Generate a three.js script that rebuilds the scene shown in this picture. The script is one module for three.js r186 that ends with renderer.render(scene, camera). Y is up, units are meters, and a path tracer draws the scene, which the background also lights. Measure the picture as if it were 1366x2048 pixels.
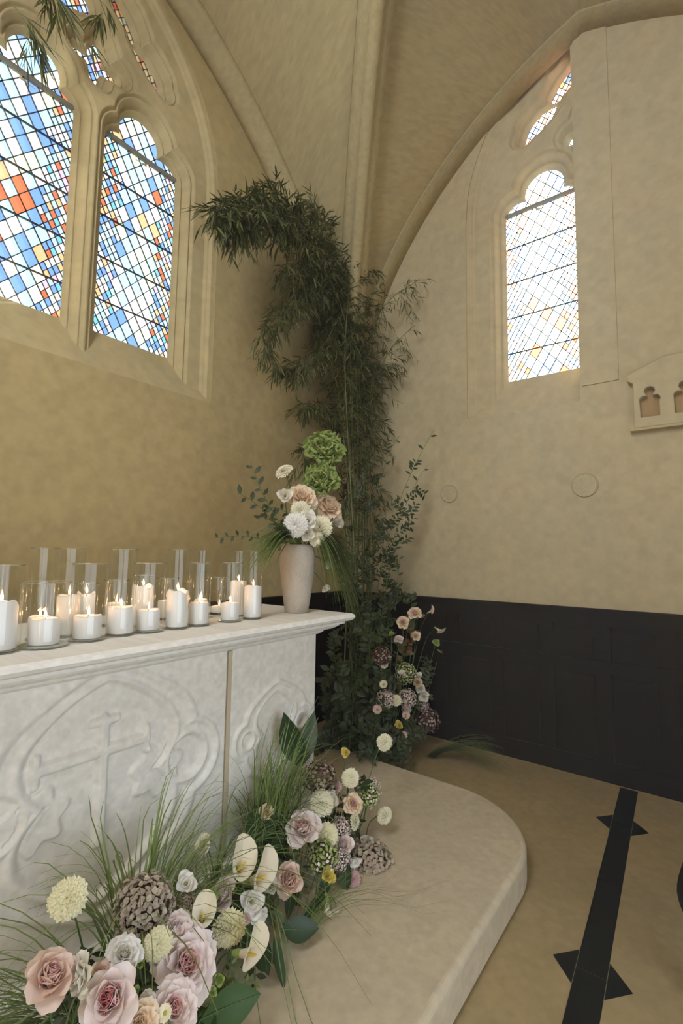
import * as THREE from 'three';
import { mergeGeometries } from 'three/addons/utils/BufferGeometryUtils.js';
import { RectAreaLightUniformsLib } from 'three/addons/lights/RectAreaLightUniformsLib.js';

// ---------------------------------------------------------------- camera, sky, sun, exposure
const scene = new THREE.Scene();
const V = (x, y, z) => new THREE.Vector3(x, y, z);
const FOCAL = 958.2, EYE = V(-3.67, 1.45, 2.761);           // focal length in pixels of the 1366 x 2048 frame
const yaw = THREE.MathUtils.degToRad(37.335), pitch = THREE.MathUtils.degToRad(4.979), roll = THREE.MathUtils.degToRad(0.802);
const FWD = V(Math.cos(yaw) * Math.cos(pitch), Math.sin(pitch), -Math.sin(yaw) * Math.cos(pitch));
const right0 = V(Math.sin(yaw), 0, Math.cos(yaw)), up0 = right0.clone().cross(FWD);
const RIGHT = right0.clone().multiplyScalar(Math.cos(roll)).addScaledVector(up0, Math.sin(roll));
const UP = up0.clone().multiplyScalar(Math.cos(roll)).addScaledVector(right0, -Math.sin(roll));
const camera = new THREE.PerspectiveCamera(2 * THREE.MathUtils.radToDeg(Math.atan(1024 / FOCAL)), 1366 / 2048, 0.05, 200);
camera.position.copy(EYE);
camera.quaternion.setFromRotationMatrix(new THREE.Matrix4().makeBasis(RIGHT, UP, FWD.clone().negate()));

const SUN_DIR = V(0.809, 0.569, -0.148).normalize();
// a bright hazy sky: white at the horizon, paler blue overhead, with the aureole of the veiled sun
{
  const W = 512, H = 256, data = new Float32Array(W * H * 4);
  for (let j = 0; j < H; j++) for (let i = 0; i < W; i++) {
    const el = ((j + 0.5) / H - 0.5) * Math.PI, az = ((i + 0.5) / W - 0.5) * 2 * Math.PI;
    const d = V(Math.cos(el) * Math.cos(az), Math.sin(el), Math.cos(el) * Math.sin(az)), t = Math.max(0, d.y), c = d.dot(SUN_DIR), a = Math.acos(Math.min(1, c));
    const glow = 40 * Math.exp(-a / 0.09) + 6 * Math.exp(-a / 0.25) + 0.9 * Math.exp(-a / 0.7);
    data.set([1.36 - 0.24 * t + glow, 1.4 - 0.14 * t + glow * 0.96, 1.46 - 0.02 * t + glow * 0.88, 1], (j * W + i) * 4);
  }
  const t = new THREE.DataTexture(data, W, H, THREE.RGBAFormat, THREE.FloatType);
  t.mapping = THREE.EquirectangularReflectionMapping;
  t.magFilter = t.minFilter = THREE.LinearFilter;
  t.needsUpdate = true;
  scene.background = t;
}
const sun = new THREE.DirectionalLight(new THREE.Color(1.0, 0.93, 0.84), 75);
sun.name = 'sun';
sun.position.copy(SUN_DIR).multiplyScalar(20);
sun.target.position.set(-1, 1, 2);
sun.castShadow = true;
Object.assign(sun.shadow.camera, { left: -6, right: 6, top: 7, bottom: -7, near: 1, far: 40 });
sun.shadow.mapSize.set(4096, 4096);
scene.add(sun, sun.target);
RectAreaLightUniformsLib.init();
// daylight standing in the open doorway of the front wall (behind the camera)
const doorLight = new THREE.RectAreaLight(new THREE.Color(0.69, 0.87, 1.1), 2.75, 2.2, 1.8);
doorLight.name = 'doorway_daylight';
doorLight.position.set(-3.35, 0.98, 4.3);
doorLight.lookAt(-3.35, 0.98, 0);
scene.add(doorLight);
const sideLight = new THREE.RectAreaLight(new THREE.Color(0.96, 1.0, 1.06), 17.0, 0.9, 2.2);  // added fill lamp brightening the right wall; the left wall has no window
sideLight.name = 'added_side_fill';
sideLight.position.set(-4.85, 3.9, 2.18);
sideLight.lookAt(0, 3.9, 2.18);
scene.add(sideLight);
scene.fog = new THREE.FogExp2(new THREE.Color(1, 0.98, 0.95), 0.004);

const renderer = new THREE.WebGLRenderer({ antialias: true });
renderer.toneMapping = THREE.LinearToneMapping;
renderer.toneMappingExposure = 0.9;
renderer.shadowMap.enabled = true;

// ---------------------------------------------------------------- helpers
let seed = 12345;
const rnd = () => { seed = (seed * 1664525 + 1013904223) >>> 0; return seed / 4294967296; };
const rr = (a, b) => a + (b - a) * rnd();
const reseed = (n) => { seed = (n * 2654435761 + 97) >>> 0; for (let i = 0; i < 4; i++) rnd(); };
const lerp = (a, b, t) => a + (b - a) * t, clamp = (x, a, b) => Math.min(b, Math.max(a, x));
const smooth = (a, b, x) => { const t = clamp((x - a) / (b - a), 0, 1); return t * t * (3 - 2 * t); };
// the ray through a pixel of the photograph, met with the plane axis = value
function at(px, py, axis, value) {
  const d = FWD.clone().addScaledVector(RIGHT, (px - 683) / FOCAL).addScaledVector(UP, -(py - 1024) / FOCAL);
  return EYE.clone().addScaledVector(d, (value - EYE.getComponent(axis)) / d.getComponent(axis));
}
const depthOf = (p) => p.clone().sub(EYE).dot(FWD);
const taken = new Map();
const numbered = (name) => { const n = taken.get(name) ?? 0; taken.set(name, n + 1); return n ? name + '_' + String(n).padStart(3, '0') : name; };
function mesh(name, geometry, material, parent) {
  const m = new THREE.Mesh(geometry, material);
  m.name = parent ? name : numbered(name);
  m.castShadow = m.receiveShadow = true;
  (parent ?? scene).add(m);
  return m;
}
function tag(o, label, category, group, kind) {
  o.userData.label = label;
  if (category) o.userData.category = category;
  if (group) o.userData.group = group;
  if (kind) o.userData.kind = kind;
  return o;
}
function thing(name, label, category, group, kind) {
  const g = new THREE.Group();
  g.name = numbered(name);
  scene.add(g);
  return tag(g, label, category, group, kind);
}
function box(x0, x1, y0, y1, z0, z1) {
  const g = new THREE.BoxGeometry(x1 - x0, y1 - y0, z1 - z0);
  g.translate((x0 + x1) / 2, (y0 + y1) / 2, (z0 + z1) / 2);
  const p = g.attributes.position, n = g.attributes.normal, uv = g.attributes.uv;       // uv in metres
  for (let i = 0; i < p.count; i++) { const ax = Math.abs(n.getX(i)) > 0.5, ay = Math.abs(n.getY(i)) > 0.5; uv.setXY(i, ax ? p.getZ(i) : p.getX(i), ay ? p.getZ(i) : p.getY(i)); }
  return g;
}
function geo(pos, idx, uv) {
  const g = new THREE.BufferGeometry();
  g.setAttribute('position', new THREE.Float32BufferAttribute(pos, 3));
  if (uv) g.setAttribute('uv', new THREE.Float32BufferAttribute(uv, 2));
  if (idx) g.setIndex(idx);
  g.computeVertexNormals();
  return g;
}
// a closed profile [[across, out]] swept along points; side = unit vector across, out = side x tangent
function sweep(profile, pts, side, flip = 1) {
  const pos = [], uv = [], idx = [], n = profile.length;
  let run = 0;
  pts.forEach((p, i) => {
    const t = (pts[i + 1] ?? p).clone().sub(pts[i - 1] ?? p).normalize(), out = side.clone().cross(t).multiplyScalar(flip);
    if (i) run += p.distanceTo(pts[i - 1]);
    for (let k = 0; k < n; k++) {
      const q = p.clone().addScaledVector(side, profile[k][0]).addScaledVector(out, profile[k][1]);
      pos.push(q.x, q.y, q.z); uv.push(run, k * 0.03);
    }
  });
  for (let i = 0; i < pts.length - 1; i++) for (let k = 0; k < n; k++) {
    const a = i * n + k, b = i * n + (k + 1) % n, c = a + n, d = b + n;
    idx.push(a, c, b, b, c, d);
  }
  return geo(pos, idx, uv);
}
function tube(pts, r0, r1, sides = 6, steps = 12) {
  const c = new THREE.CatmullRomCurve3(pts), pos = [], idx = [], uv = [];
  const fr = c.computeFrenetFrames(steps, false);
  for (let i = 0; i <= steps; i++) {
    const p = c.getPointAt(i / steps), r = lerp(r0, r1, i / steps);
    for (let k = 0; k < sides; k++) {
      const a = k / sides * Math.PI * 2, q = p.clone().addScaledVector(fr.normals[i], r * Math.cos(a)).addScaledVector(fr.binormals[i], r * Math.sin(a));
      pos.push(q.x, q.y, q.z); uv.push(k / sides, i / steps);
    }
  }
  for (let i = 0; i < steps; i++) for (let k = 0; k < sides; k++) {
    const a = i * sides + k, b = i * sides + (k + 1) % sides;
    idx.push(a, b, a + sides, b, b + sides, a + sides);
  }
  return geo(pos, idx, uv);
}
// tileable value noise, several octaves, in 0..1
function fbm(size, base, octaves, s) {
  reseed(s);
  const out = new Float32Array(size * size);
  let amp = 1, sum = 0;
  for (let o = 0, n = base; o < octaves; o++, n *= 2, amp *= 0.55) {
    const g = Float32Array.from({ length: n * n }, rnd);
    for (let y = 0; y < size; y++) for (let x = 0; x < size; x++) {
      const fx = x / size * n, fy = y / size * n, x0 = Math.floor(fx), y0 = Math.floor(fy), tx = fx - x0, ty = fy - y0, sx = tx * tx * (3 - 2 * tx), sy = ty * ty * (3 - 2 * ty);
      const v = lerp(lerp(g[(y0 % n) * n + x0 % n], g[(y0 % n) * n + (x0 + 1) % n], sx), lerp(g[((y0 + 1) % n) * n + x0 % n], g[((y0 + 1) % n) * n + (x0 + 1) % n], sx), sy);
      out[y * size + x] += amp * v;
    }
    sum += amp;
  }
  return out.map((v) => v / sum);
}
function dataTex(size, f, srgb = true) {
  const d = new Uint8Array(size * size * 4);
  for (let i = 0; i < size * size; i++) { const c = f(i); for (let k = 0; k < 3; k++) d[i * 4 + k] = clamp(c[k], 0, 1) * 255; d[i * 4 + 3] = 255; }
  const t = new THREE.DataTexture(d, size, size);
  t.wrapS = t.wrapT = THREE.RepeatWrapping;
  t.magFilter = t.minFilter = THREE.LinearFilter;
  if (srgb) t.colorSpace = THREE.SRGBColorSpace;
  t.needsUpdate = true;
  return t;
}
const coarse = fbm(512, 3, 6, 11), fine = fbm(512, 64, 3, 12), mid = fbm(512, 8, 5, 13);
function stone(r, g, b, vary, rough, metres, bump = 0.002) {
  const map = dataTex(512, (i) => { const k = 1 + (coarse[i] - 0.5) * vary + (mid[i] - 0.5) * vary * 0.5 + (fine[i] - 0.5) * 0.12, w = (mid[i] - 0.5) * vary * 0.25; return [r * k * (1 + w), g * k, b * k * (1 - w * 1.6)]; });
  const bm = dataTex(512, (i) => { const v = fine[i] * 0.6 + mid[i] * 0.4; return [v, v, v]; }, false);
  map.repeat.set(1 / metres, 1 / metres); bm.repeat.set(1.7 / metres, 1.7 / metres);
  return new THREE.MeshStandardMaterial({ map, bumpMap: bm, bumpScale: bump, roughness: rough });
}
const std = (r, g, b, rough = 0.7, extra = {}) => new THREE.MeshStandardMaterial({ color: new THREE.Color().setRGB(r, g, b), roughness: rough, side: THREE.DoubleSide, ...extra });
const M = {
  wall: stone(0.705, 0.63, 0.45, 0.06, 0.95, 3.1, 0.0006),
  glareWall: stone(0.745, 0.685, 0.545, 0.06, 0.95, 3.1, 0.0006),  // same stone as wall, with sun glare lightened into its colour
  rib: stone(0.69, 0.63, 0.47, 0.08, 0.95, 1.7, 0.0006),
  tracery: stone(0.74, 0.67, 0.5, 0.1, 0.9, 3.1, 0.0006),
  altar: stone(0.93, 0.91, 0.875, 0.03, 0.75, 1.3, 0.0003),
  step: stone(0.80, 0.74, 0.63, 0.07, 0.6, 1.6, 0.001),
  floor: stone(0.66, 0.58, 0.42, 0.1, 0.55, 1.9, 0.001),
  mortar: std(0.62, 0.52, 0.36, 0.95),
  inlay: new THREE.MeshPhysicalMaterial({ color: new THREE.Color().setRGB(0.006, 0.005, 0.004), roughness: 0.5, specularIntensity: 0.4 }),
  wood: new THREE.MeshPhysicalMaterial({ color: new THREE.Color().setRGB(0.014, 0.008, 0.004), roughness: 0.7, specularIntensity: 0.25 }),
  lead: std(0.07, 0.075, 0.08, 0.6),
  bar: std(0.26, 0.24, 0.2, 0.8),
  iron: std(0.05, 0.05, 0.055, 0.6),
};

// ---------------------------------------------------------------- the chapel bay
const AX = 2.4545, BZ = 2.18, ROOM_X = -2 * AX, ROOM_Z = 2 * BZ;     // the bay: x from ROOM_X to 0, z from 0 to ROOM_Z
const P = (u) => 2.12 + Math.sqrt(Math.max(0, 3.4105 * 3.4105 - (u * AX + 0.956) ** 2));   // pointed vault profile, u = 0 ridge .. 1 wall
const TOP = 5.9;

// windows: both have the same two-light design, in local (X, Y) with X from the centre line
const WIN = { sill: 2.785, spring: 4.05, glass: -0.165 };
const circ = (X, Y, cx, cy, r) => Math.hypot(X - cx, Y - cy) - r;
function chain(X, Y, pts) {
  let best = 9;
  for (let i = 0; i < pts.length - 1; i++) {
    const [ax, ay, ar] = pts[i], [bx, by, br] = pts[i + 1], dx = bx - ax, dy = by - ay, t = clamp(((X - ax) * dx + (Y - ay) * dy) / (dx * dx + dy * dy), 0, 1);
    best = Math.min(best, Math.hypot(X - ax - dx * t, Y - ay - dy * t) - lerp(ar, br, t));
  }
  return best;
}
const MOUCHETTE = [[0.07, 5.02, 0.025], [0.15, 4.91, 0.055], [0.205, 4.85, 0.04]], MOUCHETTE2 = [[0.24, 4.77, 0.03], [0.3, 4.73, 0.056], [0.37, 4.675, 0.052], [0.43, 4.6, 0.015]];
const DROP = [[0, 4.58, 0.02], [0, 4.52, 0.045], [0, 4.43, 0.036], [0, 4.33, 0.016]], DROP_ARM = [[0.02, 4.46, 0.03], [0.11, 4.45, 0.028]];
function lights(X, Y) {          // signed distance to the glass: negative in a light
  const A = Math.abs(X), bx = Math.abs(A - 0.347) - 0.2525, by = Math.max(WIN.sill - Y, Y - WIN.spring);
  let d = Math.max(bx, by) < 0 ? Math.max(bx, by) : Math.hypot(Math.max(bx, 0), Math.max(by, 0));
  d = Math.min(d, circ(A, Y, 0.315, 4.19, 0.135), circ(A, Y, 0.195, 4.045, 0.1), circ(A, Y, 0.49, 4.05, 0.11));
  d = Math.min(d, chain(A, Y, MOUCHETTE), chain(A, Y, MOUCHETTE2), chain(X, Y, DROP), chain(A, Y, DROP_ARM));
  if (X < 0) d = Math.min(d, circ(X, Y, -0.118, 4.78, 0.07), circ(X, Y, -0.225, 4.735, 0.085));
  return d;
}
const OUT_W = 0.86, BASE_Y = 2.5;
function archIn(X, Y, w) {       // distance inside the outer arch
  const A = Math.abs(X);
  return Y < WIN.spring ? w - A : 0.5 + w - Math.hypot(A + 0.5, Y - WIN.spring);
}
const apexY = (w) => WIN.spring + Math.sqrt((0.5 + w) ** 2 - 0.25);
function depthAt(X, Y) {
  const d = lights(X, Math.abs(Math.abs(X) - 0.347) < 0.4 ? Math.max(Y, WIN.sill + 0.2) : Y), D = archIn(X, Y, OUT_W), roll_ = (a, b, h) => d > a && d < b ? h * Math.sin(Math.PI * (d - a) / (b - a)) : 0;
  let z = WIN.glass + 0.03 * smooth(0, 0.012, d) + roll_(0.014, 0.032, 0.012) + 0.055 * smooth(0.03, 0.052, d) + roll_(0.054, 0.074, 0.012) + 0.028 * smooth(0.072, 0.088, d);
  z = Math.max(z, WIN.glass + (WIN.sill - Y) / 0.285 * -WIN.glass);
  if (D < 0.13) z = Math.max(z, -0.012 - 0.022 * smooth(0.035, 0.05, D) - 0.05 * smooth(0.06, 0.08, D) + 0.008 * Math.sin(clamp((D - 0.085) / 0.035, 0, 1) * Math.PI) - 0.06 * smooth(0.115, 0.13, D));
  return Math.min(z, 0);
}
// the stone tracery as one carved surface; toWorld maps (X, Y, depth) into the room
function traceryGeo(toWorld, x0, x1, step) {
  const nx = Math.round((x1 - x0) / step), y0 = BASE_Y, y1 = apexY(OUT_W), ny = Math.round((y1 - y0) / step), pos = [], uv = [], keep = [], idx = [];
  for (let j = 0; j <= ny; j++) for (let i = 0; i <= nx; i++) {
    let X = lerp(x0, x1, i / nx), Y = lerp(y0, y1, j / ny), d = lights(X, Y), e = 1e-4, ok = d > -step * 0.75;
    if (d < 0 && ok) { const gx = lights(X + e, Y) - d, gy = lights(X, Y + e) - d, g = Math.hypot(gx, gy) || 1; X -= gx / g * d; Y -= gy / g * d; d = 0; }
    const D = archIn(X, Y, OUT_W + 0.012);
    const p = toWorld(X, Y, depthAt(X, Y));
    pos.push(p.x, p.y, p.z); uv.push(X, Y); keep.push(ok && D > 0);
  }
  for (let j = 0; j < ny; j++) for (let i = 0; i < nx; i++) {
    const a = j * (nx + 1) + i, b = a + 1, c = a + nx + 1, d = c + 1;
    if (keep[a] && keep[b] && keep[c] && keep[d]) idx.push(a, b, d, a, d, c);
    else if (keep[a] && keep[b] && keep[d]) idx.push(a, b, d);
    else if (keep[a] && keep[d] && keep[c]) idx.push(a, d, c);
    else if (keep[a] && keep[b] && keep[c]) idx.push(a, b, c);
    else if (keep[b] && keep[d] && keep[c]) idx.push(b, d, c);
  }
  return geo(pos, idx, uv);
}
const GLASS_COLORS = { pale: [0.56, 0.86, 0.99], white: [0.98, 0.98, 0.96], blue: [0.22, 0.4, 0.9], red: [0.87, 0.2, 0.09], peach: [0.98, 0.55, 0.28], green: [0.8, 0.95, 0.6], cream: [0.98, 0.92, 0.72], pink: [0.95, 0.58, 0.87], teal: [0.22, 0.58, 0.76] };
const glassMat = Object.fromEntries(Object.entries(GLASS_COLORS).map(([k, c]) => [k, new THREE.MeshPhysicalMaterial({ name: 'glass_' + k, color: new THREE.Color().setRGB(...c), transmission: 1, thickness: 0, roughness: 0.25, ior: 1.5, side: THREE.DoubleSide })]));
const pick = (table) => { let t = rnd(); for (const [k, w] of table) { if ((t -= w) < 0) return k; } return table[0][0]; };
const BIG = [['pale', 0.31], ['white', 0.27], ['blue', 0.18], ['red', 0.08], ['peach', 0.05], ['green', 0.06], ['cream', 0.05]], SMALL = [['pale', 0.26], ['white', 0.27], ['blue', 0.14], ['red', 0.09], ['peach', 0.1], ['cream', 0.06], ['teal', 0.05], ['pink', 0.03]], HEAD = [['white', 0.38], ['peach', 0.18], ['red', 0.14], ['blue', 0.14], ['pale', 0.1], ['pink', 0.06]];
function glaze(win, toWorld, s, x0, x1, seen) {
  const La = [0.046, 0.0515], Lb = [0.042, -0.0715], cells = [], bars = [];
  const quad = (cx, cy, k, big) => {
    const c = [[-k, -k], [k, -k], [k, k], [-k, k]].map(([a, b]) => [cx + (La[0] * a + Lb[0] * b) / 2, cy + (La[1] * a + Lb[1] * b) / 2]);
    const inside = Math.min(...c.map(([X, Y]) => lights(X, Y)), lights(cx, cy));
    if (inside > 0 || cx < x0 || cx > x1) return;
    cells.push({ c, cx, cy, size: big ? 2 : 1, key: pick(cy > 4.36 ? HEAD : big ? BIG : SMALL) });
  };
  for (let i = -70; i < 70; i++) for (let j = -70; j < 70; j++) {
    const cx = 0.02 + La[0] * i + Lb[0] * j, cy = 3.5 + La[1] * i + Lb[1] * j;
    if (Math.abs(cx) > 0.75 || cy < 2.6 || cy > 5.2) continue;
    const A = Math.abs(cx), edge = 0.2525 - Math.abs(A - 0.347);
    if (edge < 0.115 && cy < 4.14 || cy > 4.36) for (const [a, b] of [[-1, -1], [1, -1], [1, 1], [-1, 1]]) quad(cx + (La[0] * a + Lb[0] * b) / 4, cy + (La[1] * a + Lb[1] * b) / 4, 0.5, false);
    else quad(cx, cy, 1, true);
  }
  const order = cells.map((q) => ({ q, k: (seen(q.cx) ? 10 : 0) + q.size + (lights(q.cx, q.cy) < -0.01 ? 0.5 : 0) })).sort((a, b) => b.k - a.k).map((o) => o.q);
  const paneGeo = (q, depth = 0) => {
    const pts = q.c.map(([X, Y]) => toWorld(X, Y, WIN.glass - 0.008 - depth));
    return geo(pts.flatMap((p) => [p.x, p.y, p.z]), [0, 1, 2, 0, 2, 3], q.c.flat());
  };
  const rest = {};
  order.forEach((q, n) => {
    if (n < 300) mesh('pane', paneGeo(q), glassMat[q.key], win);
    else (rest[q.key] ??= []).push(paneGeo(q));
  });
  for (const k in rest) mesh('small_panes', mergeGeometries(rest[k]), glassMat[k], win).userData.kind = 'stuff';
  // lead between the panes, a thin strip along every pane's edge
  const strip = (A, B, w, dz) => {
    const dx = B[0] - A[0], dy = B[1] - A[1], l = Math.hypot(dx, dy), nx = -dy / l * w / 2, ny = dx / l * w / 2, pos = [], idx = [];
    for (const z of [WIN.glass - 0.014, WIN.glass - 0.014 + dz]) for (const [p, sg] of [[A, 1], [A, -1], [B, -1], [B, 1]]) { const q = toWorld(p[0] + nx * sg, p[1] + ny * sg, z); pos.push(q.x, q.y, q.z); }
    for (const [a, b, c, d] of [[4, 5, 6, 7], [3, 2, 1, 0], [0, 1, 5, 4], [1, 2, 6, 5], [2, 3, 7, 6], [3, 0, 4, 7]]) idx.push(a, b, c, a, c, d);
    return geo(pos, idx);
  };
  const cames = [], seenEdge = new Set();
  for (const q of cells) for (let k = 0; k < 4; k++) {
    const A = q.c[k], B = q.c[(k + 1) % 4], key = ((A[0] + B[0]) * 500 | 0) + ',' + ((A[1] + B[1]) * 500 | 0);
    if (!seenEdge.has(key)) { seenEdge.add(key); cames.push(strip(A, B, q.size > 1 ? 0.0045 : 0.0038, 0.008)); }
  }
  mesh('lead_came', mergeGeometries(cames), M.lead, win).userData.kind = 'stuff';
  for (const Y of [4.092, 3.825, 3.55, 3.275, 3.0]) for (const sg of [-1, 1]) {
    const a = 0.0945 - 0.01, b = 0.5995 + 0.01;
    if (sg * 0.347 < x0 || sg * 0.347 > x1) continue;
    mesh('saddle_bar', strip([sg * a, Y], [sg * b, Y], Y > 4 ? 0.02 : 0.005, Y > 4 ? 0.03 : 0.014), Y > 4 ? M.bar : M.iron, win);
  }
}
function archShape(cx, cy0, s, X0, X1, mirror = 1) {   // outline of the window hole in wall coordinates
  const pts = [[X0, BASE_Y], [X1, BASE_Y]];
  const up = (X) => X >= OUT_W ? WIN.spring : WIN.spring + Math.sqrt(Math.max(0, (0.5 + OUT_W) ** 2 - (Math.abs(X) + 0.5) ** 2));
  const n = 40;
  for (let i = 0; i <= n; i++) { const X = lerp(X1, X0, i / n); pts.push([X, up(X)]); }
  return pts.map(([X, Y]) => [cx + mirror * X * s, cy0 + (Y - WIN.sill) * s]);
}
const toShape = (pts, T = THREE.Shape) => { const s = new T(); pts.forEach(([x, y], i) => (i ? s.lineTo(x, y) : s.moveTo(x, y))); s.closePath(); return s; };

// wall with the altar (z = 0, outside towards -z)
{
  const s = toShape([[ROOM_X - 0.5, -0.2], [0.5, -0.2], [0.5, TOP], [ROOM_X - 0.5, TOP]]);
  s.holes.push(toShape(archShape(-AX, WIN.sill, 1, -OUT_W, OUT_W), THREE.Path));
  const g = new THREE.ExtrudeGeometry(s, { depth: 0.5, bevelEnabled: false, curveSegments: 6 });
  g.translate(0, 0, -0.5);
  tag(mesh('wall_back', g, M.wall), 'tan limestone wall behind the altar with the two-light stained glass window', 'wall', null, 'structure');
}
{
  const w = thing('window_1', 'two-light gothic stained glass window above the candlelit altar', 'window', null, 'structure');
  const to = (X, Y, d) => V(-AX + X, Y, d);
  mesh('stone_tracery', traceryGeo(to, -OUT_W - 0.01, OUT_W + 0.01, 0.0058), M.tracery, w);
  reseed(5);
  glaze(w, to, 1, -0.75, 0.75, (X) => X > -0.46);
}
// wall with the sunlit window (x = 0, outside towards +x)
const WB = { s: 1.09, y: 2.867, x0: 0.085 };
{
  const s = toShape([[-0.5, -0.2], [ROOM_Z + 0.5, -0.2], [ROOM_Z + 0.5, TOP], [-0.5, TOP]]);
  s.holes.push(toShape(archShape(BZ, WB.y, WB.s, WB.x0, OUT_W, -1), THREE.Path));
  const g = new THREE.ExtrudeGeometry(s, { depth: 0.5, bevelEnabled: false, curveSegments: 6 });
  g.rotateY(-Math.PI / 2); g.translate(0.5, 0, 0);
  tag(mesh('wall_right', g, M.glareWall), 'limestone wall lightened for sun glare with the half-covered sunlit window above dark panelling', 'wall', null, 'structure');
}
{
  const w = thing('window_2', 'narrow stained glass window with half its tracery, sun shining through', 'window', null, 'structure');
  const to = (X, Y, d) => V(-d * WB.s, WB.y + (Y - WIN.sill) * WB.s, BZ - X * WB.s);
  mesh('stone_tracery', traceryGeo(to, 0.05, OUT_W + 0.01, 0.0068), M.glareWall, w);
  reseed(9);
  glaze(w, to, WB.s, 0.04, 0.75, () => true);
  mesh('pier', box(-0.012, 0.45, 2.66, TOP - 0.2, 2.105, 2.33), M.glareWall, w);
}
tag(mesh('wall_left', box(ROOM_X - 0.5, ROOM_X, -0.2, TOP, 0, ROOM_Z), M.wall), 'plain limestone wall opposite the sunlit window', 'wall', null, 'structure');
{
  const s = toShape([[ROOM_X - 0.5, -0.2], [0.5, -0.2], [0.5, TOP], [ROOM_X - 0.5, TOP]]);
  s.holes.push(toShape([[-4.5, 0], [-2.2, 0], [-2.2, 2.0], [-4.5, 2.0]], THREE.Path));
  const g = new THREE.ExtrudeGeometry(s, { depth: 0.5, bevelEnabled: false });
  g.translate(0, 0, ROOM_Z);
  tag(mesh('wall_front', g, M.wall), 'limestone wall with an open doorway facing the altar', 'wall', null, 'structure');
}
tag(mesh('floor', box(ROOM_X - 0.5, 0.5, -0.2, 0, -0.5, ROOM_Z + 0.5), M.floor), 'beige stone floor with a black inlaid band', 'floor', null, 'structure');
const floor = scene.getObjectByName('floor');
{
  const zc = (x) => 2.31 - (x + 0.1) * 0.042, hw = 0.048, flat = (pts, name) => {
    const g = new THREE.ExtrudeGeometry(toShape(pts.map(([x, z]) => [x, -z])), { depth: 0.0025, bevelEnabled: false });
    g.rotateX(-Math.PI / 2);
    mesh(name, g, M.inlay, floor);
  };
  const cuts = [-0.06, -0.55, -1.12, -1.69, -2.26, -2.83, -3.4, -3.97, -4.5];
  for (let i = 0; i < cuts.length - 1; i++) { const a = cuts[i] - 0.002, b = cuts[i + 1] + 0.002; flat([[a, zc(a) - hw], [a, zc(a) + hw], [b, zc(b) + hw], [b, zc(b) - hw]], 'inlay_strip'); }
  for (const x of [-0.55, -1.69, -2.83, -3.97]) for (const sg of [-1, 1]) flat([[x - 0.085, zc(x - 0.085) + sg * (hw + 0.002)], [x + 0.085, zc(x + 0.085) + sg * (hw + 0.002)], [x, zc(x) + sg * 0.125]], 'inlay_triangle');
}
// altar step: a slab with rounded corners and a soft nose
{
  const x0 = -4.6, x1 = -1.015, z1 = 2.055, r = 0.47, s = new THREE.Shape();
  s.moveTo(x0, 0); s.lineTo(x1, 0); s.lineTo(x1, -(z1 - r)); s.absarc(x1 - r, -(z1 - r), r, 0, -Math.PI / 2, true); s.lineTo(x0 + r, -z1); s.absarc(x0 + r, -(z1 - r), r, -Math.PI / 2, -Math.PI, true); s.lineTo(x0, 0);
  const g = new THREE.ExtrudeGeometry(s, { depth: 0.1, bevelEnabled: true, bevelSize: 0.025, bevelThickness: 0.025, bevelSegments: 5, curveSegments: 40 });
  g.rotateX(-Math.PI / 2); g.translate(0, 0.025, 0);
  tag(mesh('altar_step', g, M.step), 'pale stone altar step with a rounded corner', 'step', null, 'structure');
}
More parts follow.
